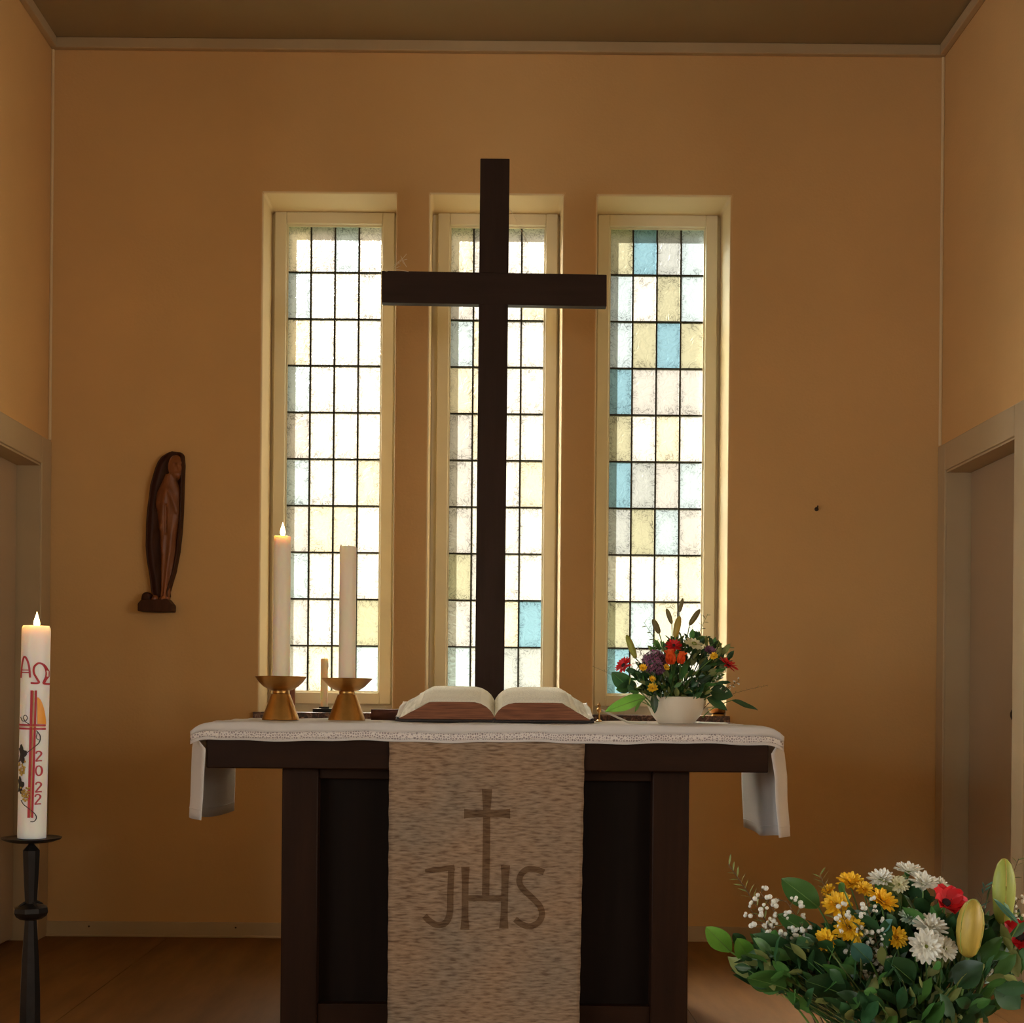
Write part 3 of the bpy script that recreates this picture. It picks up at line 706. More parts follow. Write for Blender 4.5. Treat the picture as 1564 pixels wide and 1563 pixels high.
# small candle and other things on the sill
p = P(494.5, 1083, D+0.02)
t = thing('small_candle', (p.x, D+0.03, OBOT+0.0175), 'short stubby white candle on the window sill between the candlesticks', 'candle')
sk = (D+0.03)/F; r = 5.6*sk; L = 76*sk
obj('wax', MB().lathe([(0, 0), (r, 0), (r, L-0.012), (r*1.05, L-0.006), (r*0.85, L), (r*0.5, L-0.004), (0, L-0.004)], 20), 'wax', t)
obj('wax_drip', MB().lathe([(0, 0), (0.004, 0.004), (0.005, 0.016), (0.003, 0.03), (0.001, 0.034)], 8), 'wax', t, (r*0.85, -0.002, L-0.045))
obj('wick', MB().tube([(0, 0, L-0.005), (0.001, 0, L+0.006)], 0.001, 6), 'wick', t)
hh = thing('candle_holder', (p.x, D+0.03, OBOT), 'flat black candle holder under the short white candle', 'holder')
obj('dish', MB().lathe([(0, 0), (17*sk, 0), (17.5*sk, 0.004), (17.5*sk, 0.016), (0, 0.017)], 28), 'black_metal', hh)
obj('cup', MB().lathe([(r*1.05, 0.0165), (r*1.45, 0.017), (r*1.4, 0.024), (r*1.08, 0.024)], 20), 'black_metal', hh)
p = P(446.5, 1085, D+0.05)
t = thing('wooden_block', (p.x, D+0.06, OBOT), 'slim reddish brown wooden block standing on the sill by the left candlestick', 'block')
obj('body', MB().box((-0.012, -0.012, 0.012), (0.010, 0.012, 0.150)), 'carved_wood', t, bevel=0.003)
obj('foot', MB().box((-0.017, -0.016, 0), (0.015, 0.016, 0.012)), 'carved_wood', t, bevel=0.002)
p = P(590, 1101, 4.52)
t = thing('hymn_book', (p.x, 4.52, Zt), 'small dark red closed book lying behind the left side of the open book', 'book')
obj('cover', MB().box((-0.047, -0.06, 0), (0.05, 0.06, 0.003)).box((-0.047, -0.06, 0.033), (0.05, 0.06, 0.036)).box((-0.047, -0.06, 0.003), (0.05, -0.056, 0.033)), 'red_book', t, bevel=0.001)
obj('page_block', MB().box((-0.044, -0.0555, 0.0032), (0.047, 0.057, 0.0328)), 'page_edge', t)
p = P(1098, 1088, D+0.03)
t = thing('brass_dish', (p.x, D+0.05, OBOT), 'small brass dish on the sill behind the flower bowl', 'dish')
obj('foot', MB().lathe([(0, 0), (0.03, 0), (0.028, 0.006), (0.02, 0.008)], 24), 'brass', t)
obj('dish', MB().lathe([(0.02, 0.008), (0.036, 0.013), (0.045, 0.030), (0.043, 0.030), (0.034, 0.016), (0, 0.012)], 32), 'brass', t)

# ------------------------------------------------------------------ open book
BY = 4.10; bs = BY/F
gx = P(755, 1103, BY).x
bk = thing('open_book', (gx, BY, Zt+0.002), 'large thick open book with cream pages and red-brown edges', 'book', rot=(math.radians(8.5), 0, math.radians(-0.5)))
BL = 0.34
def half(s, Wd, flat, hgt, dip):
    """profile of one half from the gutter to the foot of the fore-edge"""
    top = [(0.000, 0.016), (0.004, 0.024), (0.012, 0.036), (0.024, 0.047), (0.042, hgt-0.004), (0.062, hgt), (0.10, hgt+0.001), (flat-0.03, hgt+0.001), (flat, hgt)]
    fore = [(flat+(Wd-flat)*q, hgt*(1-q)+0.010*q) for q in (0.12, 0.3, 0.5, 0.7, 0.88, 1.0)]
    return top, fore
for s, Wd, flat, hgt in ((-1, 0.290, 0.197, 0.061), (1, 0.292, 0.206, 0.060)):
    top, fore = half(s, Wd, flat, hgt, 0)
    prof = top+fore; bot = [(x, 0.008) for x, z in prof]
    n = len(prof); mb = MB()
    NL = 8
    V = []
    for j in range(NL+1):
        y = BL*j/NL
        for i, (x, z) in enumerate(prof):
            wob = 0.0012*math.sin(11*x*20+y*30) if i > 4 else 0
            V.append((s*x, y+0.0008*math.sin(i*2.1), z+wob*0.6))
    Fs, mi = [], []
    for j in range(NL):
        for i in range(n-1):
            q = (j*n+i, j*n+i+1, (j+1)*n+i+1, (j+1)*n+i)
            Fs.append(q if s > 0 else q[::-1]); mi.append(0 if i < len(top)-1 else 1)
    o = len(V)
    V += [(s*x, 0, 0.008) for x, z in prof]+[(s*x, BL, 0.008) for x, z in prof]
    for i in range(n-1):
        q = (i, o+i, o+i+1, i+1); Fs.append(q if s > 0 else q[::-1]); mi.append(2)
        q = (NL*n+i, NL*n+i+1, o+n+i+1, o+n+i); Fs.append(q if s > 0 else q[::-1]); mi.append(2)
        q = (o+i, o+n+i, o+n+i+1, o+i+1); Fs.append(q if s > 0 else q[::-1]); mi.append(1)
    q = (n-1, o+n-1, o+2*n-1, NL*n+n-1); Fs.append(q if s > 0 else q[::-1]); mi.append(1)
    mb.v = V; mb.f = Fs; mb.mi = mi
    obj('page_block', mb, ['print_page', 'page_edge', 'book_edge'], bk, sharp=50)
    # a few loose leaves standing off the block
    for k in range(4):
        dz = 0.0012+0.0011*k; sh = 0.002*k
        pts = [(x+sh*(i/n), z+dz*(i/n)) for i, (x, z) in enumerate(prof[2:len(top)+3-k % 2])]
        m = MB().grid(lambda u, v: (s*pts[round(u*(len(pts)-1))][0], 0.003+(BL-0.006)*v, pts[round(u*(len(pts)-1))][1]), len(pts)-1, 3)
        obj('leaf_page', m, 'print_page' if k == 3 else 'page', bk, sharp=180, solid=0.0003)
    # ruffled white corner of the lowest leaves
    m = MB().grid(lambda u, v: (s*(Wd-0.004+0.016*u), 0.001+(BL-0.002)*v, 0.010-0.002*u+0.004*math.sin(v*9+u*3)*u+0.006*u), 4, 14)
    obj('leaf_page', m, 'paper', bk, sharp=180, solid=0.0004)
    obj('cover', MB().box((min(0.004*s, s*(Wd+0.012)), -0.006, 0), (max(0.004*s, s*(Wd+0.012)), BL+0.006, 0.0075)), 'cover', bk, bevel=0.002)
obj('spine', MB().box((-0.0038, -0.004, 0), (0.0038, BL+0.004, 0.012)), 'cover', bk)
t = thing('book_stand', (gx, BY+0.02, Zt+0.0012), 'low dark wedge holding up the back of the open book', 'stand')
mm = MB(); z2 = math.tan(math.radians(8.5))
for s in (-0.16, 0.14): mm.add([(s, 0.03, 0), (s+0.02, 0.03, 0), (s+0.02, 0.30, 0), (s, 0.30, 0), (s, 0.03, 0.0050), (s+0.02, 0.03, 0.0050), (s+0.02, 0.30, 0.30*z2+0.0022), (s, 0.30, 0.30*z2+0.0022)], [(0,3,2,1), (4,5,6,7), (0,1,5,4), (1,2,6,5), (2,3,7,6), (3,0,4,7)])
mm.box((-0.14, 0.27, 0.005), (0.14, 0.29, 0.035))
obj('wedge_frame', mm, 'cover', t)

# ------------------------------------------------------------------ thin white strip and sheet on the cloth
base = P(950, 1098, 4.42)
t = obj('white_strip', MB().tube([Vector(q)-Vector((base.x, 4.42, Zt)) for q in (P(919, 1085, 4.46), P(930, 1090, 4.44), P(945, 1097, 4.42), P(960, 1103.5, 4.38), P(975, 1104, 4.36), P(987, 1104.5, 4.34))], 0.0036, 8), 'paper', None, (base.x, 4.42, Zt))
tag(t, 'thin white cord lying between the open book and the flower bowl', 'cord')
p = P(1085, 1107, 4.36)
t = obj('paper_sheet', MB().grid(lambda u, v: (-0.09+0.15*u, -0.07+0.13*v, 0.003+0.0012*math.sin(4*u)*v), 8, 6), 'paper', None, (p.x, 4.37, Zt), solid=0.0008)
tag(t, 'white sheet of paper peeking out beside the flower bowl on the altar', 'paper')
p = P(915, 1089, 4.52)
t = thing('brass_finial', (p.x, 4.52, Zt), 'tiny brass ornament standing between the open book and the flowers', 'ornament')
obj('base', MB().lathe([(0, 0), (0.010, 0), (0.010, 0.004), (0.004, 0.007), (0.0035, 0.030)], 14), 'brass', t)
obj('finial', MB().lathe([(0.0035, 0.030), (0.008, 0.036), (0.0085, 0.042), (0.004, 0.047), (0.006, 0.052), (0.006, 0.057), (0.002, 0.062), (0, 0.066)], 14), 'brass', t)

# ------------------------------------------------------------------ nail in the wall
p = P(1247, 778, D)
t = thing('wall_nail', (p.x, D, p.z), 'small dark nail in the bare wall right of the windows', 'nail')
obj('plate', MB().lathe([(0, 0), (0.009, 0), (0.009, 0.003), (0.004, 0.004)], 12), 'nail', t, (0, 0, 0), (PI/2, 0, 0))
obj('shank', MB().tube([(0, -0.002, 0), (0, -0.018, 0.002), (0.0, -0.022, 0.012)], 0.003, 8), 'nail', t)

# ------------------------------------------------------------------ paschal candle on its iron stand
PY = 3.70; pk = PY/F
base = P(48.5, 1280, PY); top = P(55.5, 958, PY)
ptilt = math.atan2(top.x-base.x, top.z-base.z)
pc_ = thing('paschal_candle', (base.x, PY, base.z), 'thick lit white candle with red cross and year 2022 by the left door', 'candle', rot=(0, ptilt, 0))
pr = 21.3*pk; PL = (top-base).length
obj('wax', MB().lathe([(0, 0), (pr*0.985, 0), (pr, 0.004), (pr, PL-0.012), (pr*0.98, PL-0.003), (pr*0.9, PL+0.003), (pr*0.75, PL-0.004), (pr*0.4, PL-0.012), (0, PL-0.013)], 48), 'wax_white', pc_)
obj('wick', MB().tube([(0, 0, PL-0.014), (0.001, 0, PL-0.002), (0.003, 0, PL+0.008)], 0.0014, 6), 'wick', pc_)
flame(pc_, (0.001, 0, PL-0.004), 0.046, 0.8)
def put_c(x, y, h):
    px, py = x/5.58, 990+y/5.58
    f = (py-958)/(1280-958); cx = 55.5+(48.5-55.5)*f
    a = math.asin(max(-0.995, min(0.995, (px-cx)/21.3))) if abs(px-cx) < 21.3 else math.copysign(PI/2+(abs(px-cx)-21.3)/21.3, px-cx)
    r = pr+0.0002+h
    return (r*math.sin(a), -r*math.cos(a), PL*(1-f))
def cs(pts, w, k=6): return ribbon([tuple(q) for q in smooth_path(pts, k)], w, put_c, 0.0008)
obj('letter_alpha', join(cs([(205, 258), (214, 170), (228, 110), (244, 80), (268, 100), (288, 160), (297, 255)], 17), cs([(212, 192), (290, 192)], 8), cs([(212, 212), (292, 212)], 8)), 'red_wax', pc_, smooth=False)
obj('letter_omega', join(cs([(302, 300), (362, 298), (350, 262), (328, 215), (330, 165), (362, 132), (396, 145), (412, 190), (412, 240), (400, 280), (398, 302), (440, 305)], 16)), 'red_wax', pc_, smooth=False)
def two(a, b, w): return cs([a, ((a[0]+b[0])/2, (a[1]+b[1])/2), b], w, 12)
obj('wax_cross', join(two((311, 362), (284, 1438), 20), two((343, 362), (312, 1438), 16), two((178, 655), (402, 655), 16), two((178, 686), (402, 686), 16)), 'red_wax', pc_, smooth=False)
obj('cross_core', join(two((327, 364), (298, 1430), 5), two((180, 670), (400, 670), 5)), 'gold_wax', pc_, smooth=False)
sunp = [(352+k*0, 0) for k in range(1)]
m = MB(); V = [];
for i in range(13):
    y = 420+225*i/12; xr = 352+52*math.sqrt(max(0, 1-((645-y)/228)**2))
    for j in range(5): V.append(put_c(352+(xr-352)*j/4, y, 0.0006))
m.add(V, [(i*5+j, i*5+j+1, (i+1)*5+j+1, (i+1)*5+j) for i in range(12) for j in range(4)]); obj('rising_sun', m, 'orange_wax', pc_)
TWO = [(-18, -22), (-12, -38), (4, -42), (16, -30), (14, -12), (-2, 12), (-18, 38), (-16, 40), (4, 38), (20, 38)]
def digit(shape, cx, cy): return cs([(cx+a, cy+b) for a, b in shape], 11, 4)
for nm, cx, cy in (('digit_two', 360, 918), ('digit_two', 357, 1180), ('digit_two', 352, 1283)):
    obj(nm, digit(TWO, cx, cy), 'red_wax', pc_, smooth=False)
obj('digit_zero', digit([(20*math.sin(a), -41*math.cos(a)) for a in [2*PI*k/12 for k in range(13)]], 360, 1040), 'red_wax', pc_, smooth=False)
obj('vine', join(cs([(205, 590), (228, 622), (262, 618), (274, 590), (252, 572), (238, 596), (258, 628), (295, 650)], 6), cs([(345, 700), (370, 745), (364, 800), (330, 840), (270, 890), (232, 930)], 7), cs([(352, 720), (344, 760), (362, 780)], 5), cs([(215, 1290), (240, 1325), (290, 1362), (332, 1405), (342, 1440), (325, 1468), (298, 1470)], 7)), 'black_wax', pc_, smooth=False)
rr = random.Random(3)
for (cx, cy, rx, ry) in ((212, 905, 62, 84), (198, 1168, 52, 78)):
    m = MB(); V = [put_c(cx, cy, 0.0022)]; n = 30
    for k in range(n):
        a = 2*PI*k/n; q = 1+0.22*math.cos(5*a+1)+0.05*math.sin(11*a); V.append(put_c(cx+rx*q*math.cos(a)*0.85, cy+ry*q*math.sin(a)*0.85, 0.0008))
    m.add(V, [(0, 1+k, 1+(k+1) % n) for k in range(n)]); obj('vine_leaf', m, 'black_wax', pc_)
for (cx, cy) in ((222, 1015), (255, 1235)):
    m = MB()
    for k in range(34):
        t_ = rr.random(); x = cx+(rr.uniform(-46, 46))*(1-0.65*t_); y = cy-52+t_*115
        m.ball(put_c(x, y, 0.0005), 0.0030, 6)
    obj('grape_cluster', m, 'gold_wax', pc_)
sb_ = P(46.5, 1283, PY)
ps = thing('candle_stand', (base.x-0.001, PY, 0), 'black wrought iron stand with round plate carrying the big white candle', 'candle stand')
zp = base.z
obj('plate', MB().lathe([(0, zp-0.012), (0.010, zp-0.012), (0.06, zp-0.010), (0.078, zp-0.004), (0.081, zp+0.001), (0.078, zp+0.0015), (0.072, zp-0.001), (0.05, zp-0.0016), (0, zp-0.0016)], 48), 'iron', ps)
def zpx(y): return P(46, y, PY).z
obj('shaft', MB().lathe([(0.004, zp-0.0122), (0.010, zpx(1291)), (0.0235, zpx(1299)), (0.0235, zpx(1306)), (0.0205, zpx(1340)), (0.0165, zpx(1381)), (0.0165, zpx(1405)), (0.0185, zpx(1420)), (0.0235, zpx(1462)), (0.028, zpx(1520)), (0.030, 0.03)], 8), 'iron', ps, sharp=30)
obj('knob', MB().lathe([(0.017, zpx(1405)), (0.030, zpx(1404)), (0.043, zpx(1399)), (0.048, zpx(1393)), (0.046, zpx(1386)), (0.036, zpx(1383)), (0.020, zpx(1381)), (0.017, zpx(1380))], 8), 'iron', ps, sharp=30)
for k in range(4):
    a = PI/4+k*PI/2; obj('collar_curl', MB().tube([(0.017*math.cos(a), 0.017*math.sin(a), zpx(1378)), (0.030*math.cos(a), 0.030*math.sin(a), zpx(1382)), (0.040*math.cos(a), 0.040*math.sin(a), zpx(1388))], 0.004, 6), 'iron', ps)
obj('foot', MB().lathe([(0, 0), (0.15, 0), (0.152, 0.006), (0.14, 0.014), (0.06, 0.022), (0.032, 0.034), (0, 0.034)], 40), 'iron', ps)

# ------------------------------------------------------------------ carved figure on the wall
def st(x, y): p = P(180+x/4.8875, 660+y/4.8875, D); return p.x, p.z
sx_, sz_ = st(315, 1350)
fg = thing('carved_figure', (sx_, D, sz_), 'carved brown wooden robed figure under a long hood, hung on the left wall', 'statue')
Lf = [(148, 402), (165, 365), (190, 330), (235, 300), (280, 281), (400, 246), (560, 224), (700, 214), (850, 210), (980, 221), (1080, 240), (1190, 252), (1235, 262)]
Rf = [(148, 418), (158, 485), (180, 500), (250, 507), (400, 501), (600, 495), (750, 486), (900, 469), (1050, 440), (1130, 415), (1200, 396), (1235, 398)]
def ev(tab, y):
    if y <= tab[0][0]: return tab[0][1]
    for (a, b), (c, d) in zip(tab, tab[1:]):
        if y <= c:
            t = (y-a)/(c-a); return b+(d-b)*t
    return tab[-1][1]
def gauss(d, s): return math.exp(-(d/s)**2)
def segd(x, y, a, b):
    ax, ay = a; bx, by = b; dx, dy = bx-ax, by-ay; t = max(0, min(1, ((x-ax)*dx+(y-ay)*dy)/(dx*dx+dy*dy))); return math.hypot(x-ax-t*dx, y-ay-t*dy)
BC = [(330, 400), (400, 392), (480, 385), (600, 388), (700, 385), (900, 383), (1100, 370), (1260, 358)]     # centre of the body
BW = [(330, 40), (390, 62), (450, 88), (540, 100), (640, 84), (760, 66), (900, 58), (1050, 46), (1180, 34), (1260, 34)]
def hcloak(x, y):
    l, r = ev(Lf, y), ev(Rf, y); d = min(x-l, r-x)
    t = max(0, (y-148)/60)
    rim = 46*math.exp(-((d-16)/17)**2)
    edge = min(1, max(0, d)/10)**0.5
    return (16+rim*min(1, t)+14*(1-min(1, t)))*edge+3*math.sin(y/38+x/25)*edge
def hbody(x, y):
    c, w_ = ev(BC, y), ev(BW, y); u = (x-c)/w_
    h = 0
    if abs(u) < 1:
        h = 22+46*math.sqrt(1-u*u)
        h += 5*math.sin((x-c)/w_*7+y/160.0)*min(1, max(0, (y-600)/200))      # folds of the robe
        h += 12*gauss(segd(x, y, (372, 440), (330, 720)), 22)                # sleeves
        h += 12*gauss(segd(x, y, (400, 450), (455, 600)), 20)
        h += 9*gauss(segd(x, y, (330, 720), (345, 900)), 14)
        h -= 12*gauss(segd(x, y, (372, 560), (372, 760)), 10)
    # head turned to the right
    hx, hy = (x-446)/54, (y-272)/92
    q = hx*hx+hy*hy
    if q < 1:
        hh_ = 34+52*math.sqrt(1-q)
        hh_ += 14*gauss(segd(x, y, (466, 252), (476, 292)), 9)              # nose
        hh_ -= 9*gauss(math.hypot((x-452)/1.6, y-258), 9)-0                   # eyes
        hh_ -= 8*gauss(math.hypot((x-486)/1.0, y-258), 8)
        hh_ += 7*gauss(segd(x, y, (436, 238), (488, 240)), 8)               # brow
        hh_ -= 6*gauss(segd(x, y, (452, 322), (476, 322)), 4.5)             # mouth
        hh_ += 7*gauss(math.hypot(x-464, y-346), 12)                        # chin
        hh_ += 8*gauss(segd(x, y, (402, 210), (400, 330)), 12)              # hair falling over the ear
        h = max(h, hh_)
    return h
K = 1/(4.8875*361)
def relief(hf, lfn, rfn, y0, y1, nx, ny, zero=0.0):
    V = []; m = MB()
    for j in range(ny+1):
        y = y0+(y1-y0)*j/ny; l, r = lfn(y), rfn(y)
        for i in range(nx+1):
            x = l+(r-l)*i/nx; X, Z = st(x, y); V.append((X-sx_, -(max(zero, hf(x, y))*K), Z-sz_))
    Fs = [(j*(nx+1)+i, (j+1)*(nx+1)+i, (j+1)*(nx+1)+i+1, j*(nx+1)+i+1) for j in range(ny) for i in range(nx)]
    o = len(V)
    for j in range(ny+1):
        for i in (0, nx):
            q = V[j*(nx+1)+i]; V.append((q[0], 0, q[2]))
    for j in range(ny):
        a, b = j*(nx+1), (j+1)*(nx+1); Fs += [(a, o+2*j, o+2*j+2, b), (a+nx, b+nx, o+2*j+3, o+2*j+1)]
    m.add(V, Fs)
    m.f.append(tuple([i for i in range(nx+1)]+[o+1, o])); m.mi.append(0)
    e = ny*(nx+1); m.f.append(tuple([e+i for i in range(nx, -1, -1)]+[o+2*ny, o+2*ny+1])); m.mi.append(0)
    return m
obj('hooded_cloak', relief(hcloak, lambda y: ev(Lf, y), lambda y: ev(Rf, y), 148, 1235, 40, 120, 6), 'dark_carved_wood', fg, sharp=180)
HC = lambda y: (446-54*math.sqrt(max(0, 1-((y-272)/92)**2)), 446+54*math.sqrt(max(0, 1-((y-272)/92)**2))) if abs(y-272) < 92 else (1e6, -1e6)
def bl(y):
    a = HC(y)[0]; b = ev(BC, y)-ev(BW, y) if y > 325 else 1e6
    return min(a, b)
def br(y):
    a = HC(y)[1]; b = ev(BC, y)+ev(BW, y) if y > 325 else -1e6
    return max(a, b)
obj('robed_body', relief(hbody, bl, br, 181, 1262, 44, 180, 8), 'carved_wood', fg, sharp=180)
def slab(pts, y0, y1):
    m = MB(); n = len(pts); q = [st(*p) for p in pts]
    m.add([(X-sx_, y0, Z-sz_) for X, Z in q]+[(X-sx_, y1, Z-sz_) for X, Z in q], [tuple(range(n)), tuple(range(2*n-1, n-1, -1))]+[(i, i+n, (i+1) % n+n, (i+1) % n) for i in range(n)])
    return m
obj('plinth', slab([(180, 1345), (180, 1290), (205, 1262), (400, 1255), (436, 1300), (434, 1350), (320, 1352)], -0.075, 0), 'dark_carved_wood', fg, bevel=0.004)
obj('plinth_rock', slab([(190, 1275), (200, 1210), (245, 1196), (270, 1230), (275, 1275)], -0.055, 0), 'dark_carved_wood', fg, bevel=0.012, seg=3)
for fx, fy in ((300, 1262), (358, 1268)):
    X, Z = st(fx, fy); m = MB().ball((0, 0, 0), 0.016, 12, 0.8); m.v = [(v[0]*0.9, v[1]*1.9, v[2]*1.4) for v in m.v]
    obj('foot', m, 'carved_wood', fg, (X-sx_, -0.045, Z-sz_+0.004))

# ------------------------------------------------------------------ flowers: shared pieces
def petal_mesh(name, m, width, cup, tip=0.0, n=5, notch=0.0):
    """petal lying along +X from 0 to 1, slightly cupped"""
    mb = MB()
    def fn(u, v):
        x = u; w = width*(math.sin(PI*min(1, 0.12+0.80*u)**0.9)**0.75)*(1-0.25*u*0)
        if u > 0.99: w = width*0.28
        y = (v-0.5)*2*w
        z = cup*u*u+0.35*width*(2*abs(v-0.5))**2+tip*u**4
        return (x-(notch*(1-2*abs(v-0.5)) if u > 0.99 else 0), y, z)
    return mb.grid(fn, n, 2).mesh(name, [m])
PET = {}
def petal(kind, *a, **k):
    key = (kind, a, tuple(sorted(k.items())))
    if key not in PET: PET[key] = petal_mesh('petal_'+kind, kind, *a, **k)
    return PET[key]
def aim(d, spin=0.0): return Vector(d).normalized().to_track_quat('Z', 'Y') @ Quaternion((0, 0, 1), spin)
def stem_to(root, off, r=0.0022, m='stem', sag=0.25, n=6):
    off = Vector(off); mid = Vector((off.x*(0.5-sag), off.y*(0.5-sag), off.z*(0.5+sag*0.4)))
    pts = [(Vector((0, 0, 0))*(1-t)**2+mid*2*t*(1-t)+off*t*t) for t in [i/n for i in range(n+1)]]
    obj('stem', MB().tube(pts, r*1.15, 6, r*0.8), m, root); return pts
FR = random.Random(11)
def daisy(base, head, d, R, mats, label, group, rings=((15, 8, 1.0), (12, 32, 0.86)), eye=0.28, cat='flower', name='daisy', width=0.17, cup=0.06, single=True, stem_r=0.0016):
    base, head, d = Vector(base), Vector(head), Vector(d).normalized()
    t = thing(name, base, label, cat, group)
    stem_to(t, head-base-d*R*0.15, stem_r)
    q = aim(d, FR.uniform(0, 6)); off = head-base
    if single:
        for n, el, ln in rings:
            me = petal(mats[0], width, cup)
            for k in range(n):
                a = 2*PI*k/n+FR.uniform(-.09, .09)+el; e = math.radians(el+FR.uniform(-9, 9))
                rot = q @ Quaternion((0, 0, 1), a) @ Quaternion((0, 1, 0), -e)
                link('petal', me, t, off, rot, R*ln*FR.uniform(0.9, 1.06))
    else:
        mb = MB()
        for n, el, ln in rings:
            for k in range(n):
                a = 2*PI*k/n+el; e = math.radians(el+FR.uniform(-8, 8)); M = q @ Quaternion((0, 0, 1), a) @ Quaternion((0, 1, 0), -e)
                pts = []
                for u in (0, 0.35, 0.75, 1.0):
                    w = width*(0.35, 0.9, 1.0, 0.3)[(0, 0.35, 0.75, 1.0).index(u)]
                    for s in (-1, 0, 1): pts.append(M @ (Vector((u, s*w, cup*u*u+0.3*width*abs(s)))*R*ln))
                mb.add(pts, [(i*3+j, (i+1)*3+j, (i+1)*3+j+1, i*3+j+1) for i in range(3) for j in range(2)])
        obj('petals', mb, mats[0], t, off)
    e = R*eye
    obj('flower_eye', MB().lathe([(e*0.9, -0.1*e), (e, 0.15*e), (e*0.85, 0.5*e), (e*0.5, 0.72*e), (0.001, 0.8*e)], 12), mats[1], t, off, q)
    obj('calyx', MB().lathe([(0.0015, -R*0.34), (R*0.14, -R*0.26), (R*0.26, -R*0.07), (R*0.2, 0.0)], 10), 'leaf_mid', t, off, q)
    return t
def leaf_blade(L, W, droop=0.15, fold=0.25, n=7, shape=1.0):
    mb = MB()
    def fn(u, v):
        w = W/2*math.sin(PI*min(1, 0.02+0.98*u)**shape)**0.8
        s = (v-0.5)*2
        return (u*L, s*w, fold*abs(s)*w-droop*L*u*u+0.02*L*math.sin(9*u)*abs(s))
    return mb.grid(fn, n, 4)
def orient(d, roll=0.0):
    x = Vector(d).normalized(); up = Vector((0, 0, 1)); y = up.cross(x)
    if y.length < 1e-3: y = Vector((0, 1, 0))
    y.normalize(); z = x.cross(y)
    return Matrix((x, y, z)).transposed().to_quaternion() @ Quaternion((1, 0, 0), roll)
def big_leaf(base, a, b, W, mname, label, group, roll=0.0, droop=0.1, fold=0.2, name='leaf_stalk', shape=0.9):
    """one broad leaf from a to b on a stalk that starts at base"""
    base, a, b = Vector(base), Vector(a), Vector(b)
    t = thing(name, base, label, 'leaf', group)
    stem_to(t, a-base, 0.0018)
    L = (b-a).length; q = orient(b-a, roll)
    o = obj('leaf', leaf_blade(L, W, droop, fold, 9, shape), mname, t, a-base, q, sharp=180)
    obj('midrib', MB().tube([(u*L*0.97, 0, -droop*L*u*u*0.97-0.0004) for u in (0, 0.25, 0.5, 0.75, 1)], L*0.012, 5, L*0.004), 'stem', o)
    return t
def sprig(base, tip, label, group, leaves='leaf_mid', n=9, L=0.03, W=0.012, bend=0.2, buds=None, stem='stem', spread=0.9, name='leafy_sprig', cat='greenery', r=0.0012, br=0.004, skip=0.25, seed=0, joined=True):
    base, tip = Vector(base), Vector(tip); rd = random.Random(seed*7+int(abs(tip.x)*9999))
    t = thing(name, base, label, cat, group)
    off = tip-base
    mid = off*0.5+Vector((-off.x*bend, -off.y*bend, off.length*bend*0.6))
    C_ = lambda s: mid*2*s*(1-s)+off*s*s
    obj('stem', MB().tube([C_(i/8) for i in range(9)], r*1.2, 5, r*0.5), stem, t)
    mb = MB(); bb_ = MB(); tw = MB()
    for k in range(n):
        s = skip+(1-skip)*(k+0.5)/n; p = C_(s); tg = (C_(min(1, s+.03))-C_(s-.03)).normalized()
        side = tg.cross(Vector((rd.uniform(-1, 1), -1.0, rd.uniform(-.3, .6)))).normalized()*(1 if k % 2 else -1)
        d = (tg*(1-spread*0.5)+side*spread+Vector((0, 0, rd.uniform(-.15, .25)))).normalized()
        l = L*rd.uniform(0.7, 1.15)*(1-0.35*s)
        if W > 0:
            lb = leaf_blade(l, W*l/L, rd.uniform(0, .25), 0.2, 3)
            q = orient(d, rd.uniform(-.9, .9)); mb.add([p+q @ Vector(v) for v in lb.v], lb.f)
        if buds:
            e = p+d*l*rd.uniform(0.6, 1.1); tw.tube([p, e], 0.0006, 4)
            for _ in range(buds[1]):
                bb_.ball(e+Vector((rd.uniform(-1, 1), rd.uniform(-1, 1), rd.uniform(-1, 1)))*br*1.3, br*rd.uniform(.6, 1.1), 6)
    if mb.v: obj('leaves', mb, leaves, t, sharp=180)
    if bb_.v: obj('blossoms', bb_, buds[0], t); obj('twigs', tw, stem, t)
    return t
def lily_bud(base, a, b, R, mname, label, group):
    base, a, b = Vector(base), Vector(a), Vector(b)
    t = thing('lily_bud', base, label, 'flower bud', group)
    stem_to(t, a-base, R*0.22, sag=0.1)
    L = (b-a).length; q = aim(b-a, FR.uniform(0, 6))
    prof = [(R*0.30, 0), (R*0.62, L*0.06), (R*0.85, L*0.2), (R*0.98, L*0.42), (R*1.0, L*0.6), (R*0.86, L*0.78), (R*0.58, L*0.92), (R*0.25, L*0.99), (0.0004, L)]
    o = obj('bud', MB().lathe(prof, 30, 3, 0.075), mname, t, a-base, q, sharp=180)
    for k in range(3):
        an_ = PI/3+2*PI*k/3
        obj('seam', MB().tube([(r*0.925*math.cos(an_), r*0.925*math.sin(an_), z) for r, z in prof[1:]], R*0.05, 5), 'bud_amber' if mname == 'bud_green' else 'bud_green', o)
    return t

